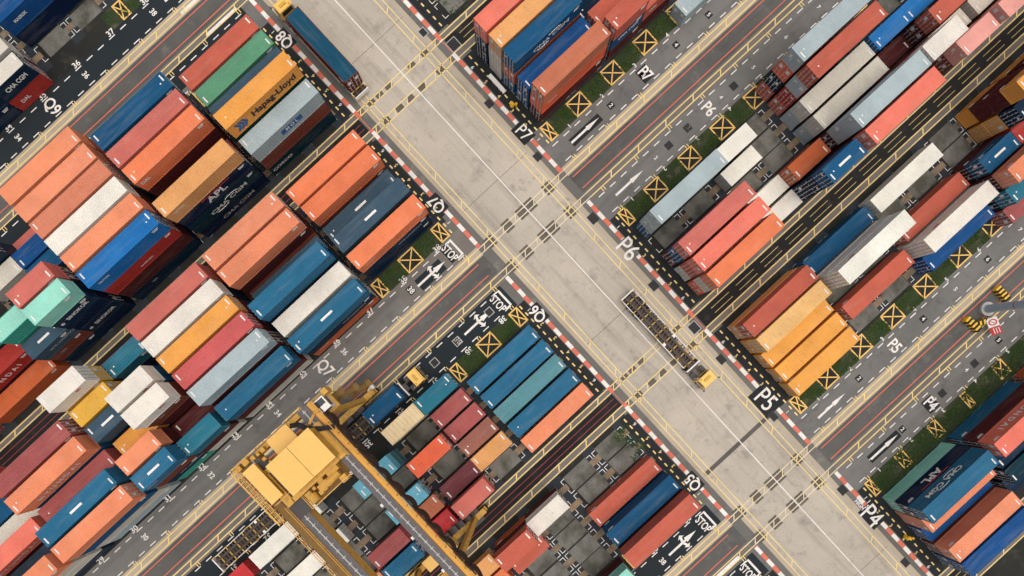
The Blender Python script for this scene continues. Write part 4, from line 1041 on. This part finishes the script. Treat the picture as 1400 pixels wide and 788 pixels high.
def barrier(x, y, rz, w, lab):
    b = thing('guard_barrier', lab, 'barrier', (mx + x, my + y, .02), rz, 'striped guards round the mast')
    n = int(w / .3)
    m1, m2 = MB(), MB()
    for k in range(n):
        q = m1 if k % 2 == 0 else m2
        x0 = -w / 2 + k * w / n; x1 = x0 + w / n
        q.v += [(x0, -.35, .02), (x1, -.35, .02), (x1 - .12, .35, .02), (x0 - .12, .35, .02), (x0, -.35, .8), (x1, -.35, .8), (x1 - .12, .35, 1.1), (x0 - .12, .35, 1.1)]
        i = len(q.v) - 8
        for f in ((3, 2, 1, 0), (4, 5, 6, 7), (0, 1, 5, 4), (1, 2, 6, 5), (2, 3, 7, 6), (3, 0, 4, 7)): q.f.append(tuple(i + v for v in f)); q.mi.append(0)
    link('yellow_stripe', m1.mesh('yellow_stripe', M['hydrant']), b); link('black_stripe', m2.mesh('black_stripe', M['black']), b)
barrier(-.3, 2.9, 0, 2.4, 'black and yellow striped guard beyond the light mast'); barrier(.1, -3.4, .1, 2.6, 'curved black and yellow guard nearest the viewer side of the mast')
barrier(.75, -2.2, 1.2, 2.2, 'black and yellow striped guard beside the red and white sign')
b = thing('warning_sign', 'white board with red ring and red panel by the mast', 'sign', (mx + 1.75, my - 1.35, .02), -.35)
m = MB(); m.box(-.05, .05, -.05, .05, 0, 1.3); link('post', m.mesh('post', M['galv']), b)
m = MB(); m.v += [(-.9, -.7, .95), (.5, -.7, .95), (.5, .5, 1.55), (-.9, .5, 1.55)]; m.f.append((0, 1, 2, 3)); m.mi.append(0)
m.bar((-.9, -.1, 1.2), (.5, -.1, 1.2), .06); link('board', m.mesh('board', M['whitepaint']), b)
m = MB(); 
for k in range(16):
    a0, a1 = k * math.pi / 8, (k + 1) * math.pi / 8
    P = lambda r, a: (-.2 + r * math.cos(a), -.1 + r * .95 * math.sin(a), 1.25 + .02 + .5 * r * .95 * math.sin(a))
    m.quad(P(.5, a0), P(.5, a1), P(.34, a1), P(.34, a0))
m.quad((-.42, -.3, 1.19), (-.3, -.3, 1.19), (.05, .1, 1.39), (-.07, .1, 1.39)); link('red_ring', m.mesh('red_ring', M['red_mark']), b)
m = MB(); m.v += [(.55, -.7, .95), (1.7, -.7, .95), (1.7, .5, 1.55), (.55, .5, 1.55)]; m.f.append((0, 1, 2, 3)); m.mi.append(0); link('red_panel', m.mesh('red_panel', M['red_mark']), b)
m = MB()
for k in range(3): y = -.35 + .28 * k; m.quad((.7, y, 1.13 + y * .5 + .2), (1.55, y, 1.13 + y * .5 + .2), (1.55, y + .09, 1.175 + y * .5 + .2), (.7, y + .09, 1.175 + y * .5 + .2))
link('lettering_lines', m.mesh('lettering_lines', M['white_mark']), b)

# ------------------------------------------------------------------ hydrants
def hydrant(x, y, lab):
    t = thing('fire_hydrant', lab, 'hydrant', (x, y, .02), .6, 'yellow hydrants by the kerb line')
    m = MB(); m.cyl((0, 0, 0), (0, 0, .9), .2, 12); m.cyl((0, 0, .9), (0, 0, 1.05), .26, 12, .12); m.cyl((0, 0, 0), (0, 0, .1), .32, 12); link('body', m.mesh('body', M['hydrant']), t)
    m = MB(); m.cyl((-.42, 0, .62), (.42, 0, .62), .13, 10); m.cyl((0, -.4, .5), (0, 0, .5), .16, 10); link('outlet', m.mesh('outlet', M['hydrant']), t)
    m = MB(); m.cyl((.6, .1, 0), (.6, .1, .85), .15, 10); m.cyl((.6, .1, .85), (.6, .1, .95), .2, 10, .08); link('guard_post', m.mesh('guard_post', M['hydrant']), t)
hydrant(-27.9, 27.45, 'yellow fire hydrant by the corner of the blue stack beside painted P7')
hydrant(59.2, 27.45, 'yellow fire hydrant by the container ends beside painted P4')
hydrant(-18.9, -53.7, 'small yellow hydrant at the lower left lane edge') if False else None
# weeds in the block floors
random.seed(5)
for (x0, x1, y0, y1) in ((-77, -74.8, -8, 9), (-85, -79, -5, 6), (-48, -43, 30, 42), (17.7, 24, 5.2, 8.0)):
    o = link('weeds', tufts(420, x0, x1, [(y0, y1)], .25).mesh('weeds', M['weed'])); o['kind'] = 'stuff'; o.location.z = .012

# white lashing rack lying at the end of block P7
t = thing('lashing_rack', 'white flat rack lying on the black strip at the end of the P7 stacks', 'rack', (-31.6, 27.9, .02), 0)
m = MB(); m.box(-1.7, 1.7, -.3, .3, .35, .5); link('tray', m.mesh('tray', M['whitepaint']), t)
m = MB()
for x in (-1.5, 0, 1.5): m.box(x - .08, x + .08, -.28, .28, 0, .35)
link('feet', m.mesh('feet', M['galv']), t)
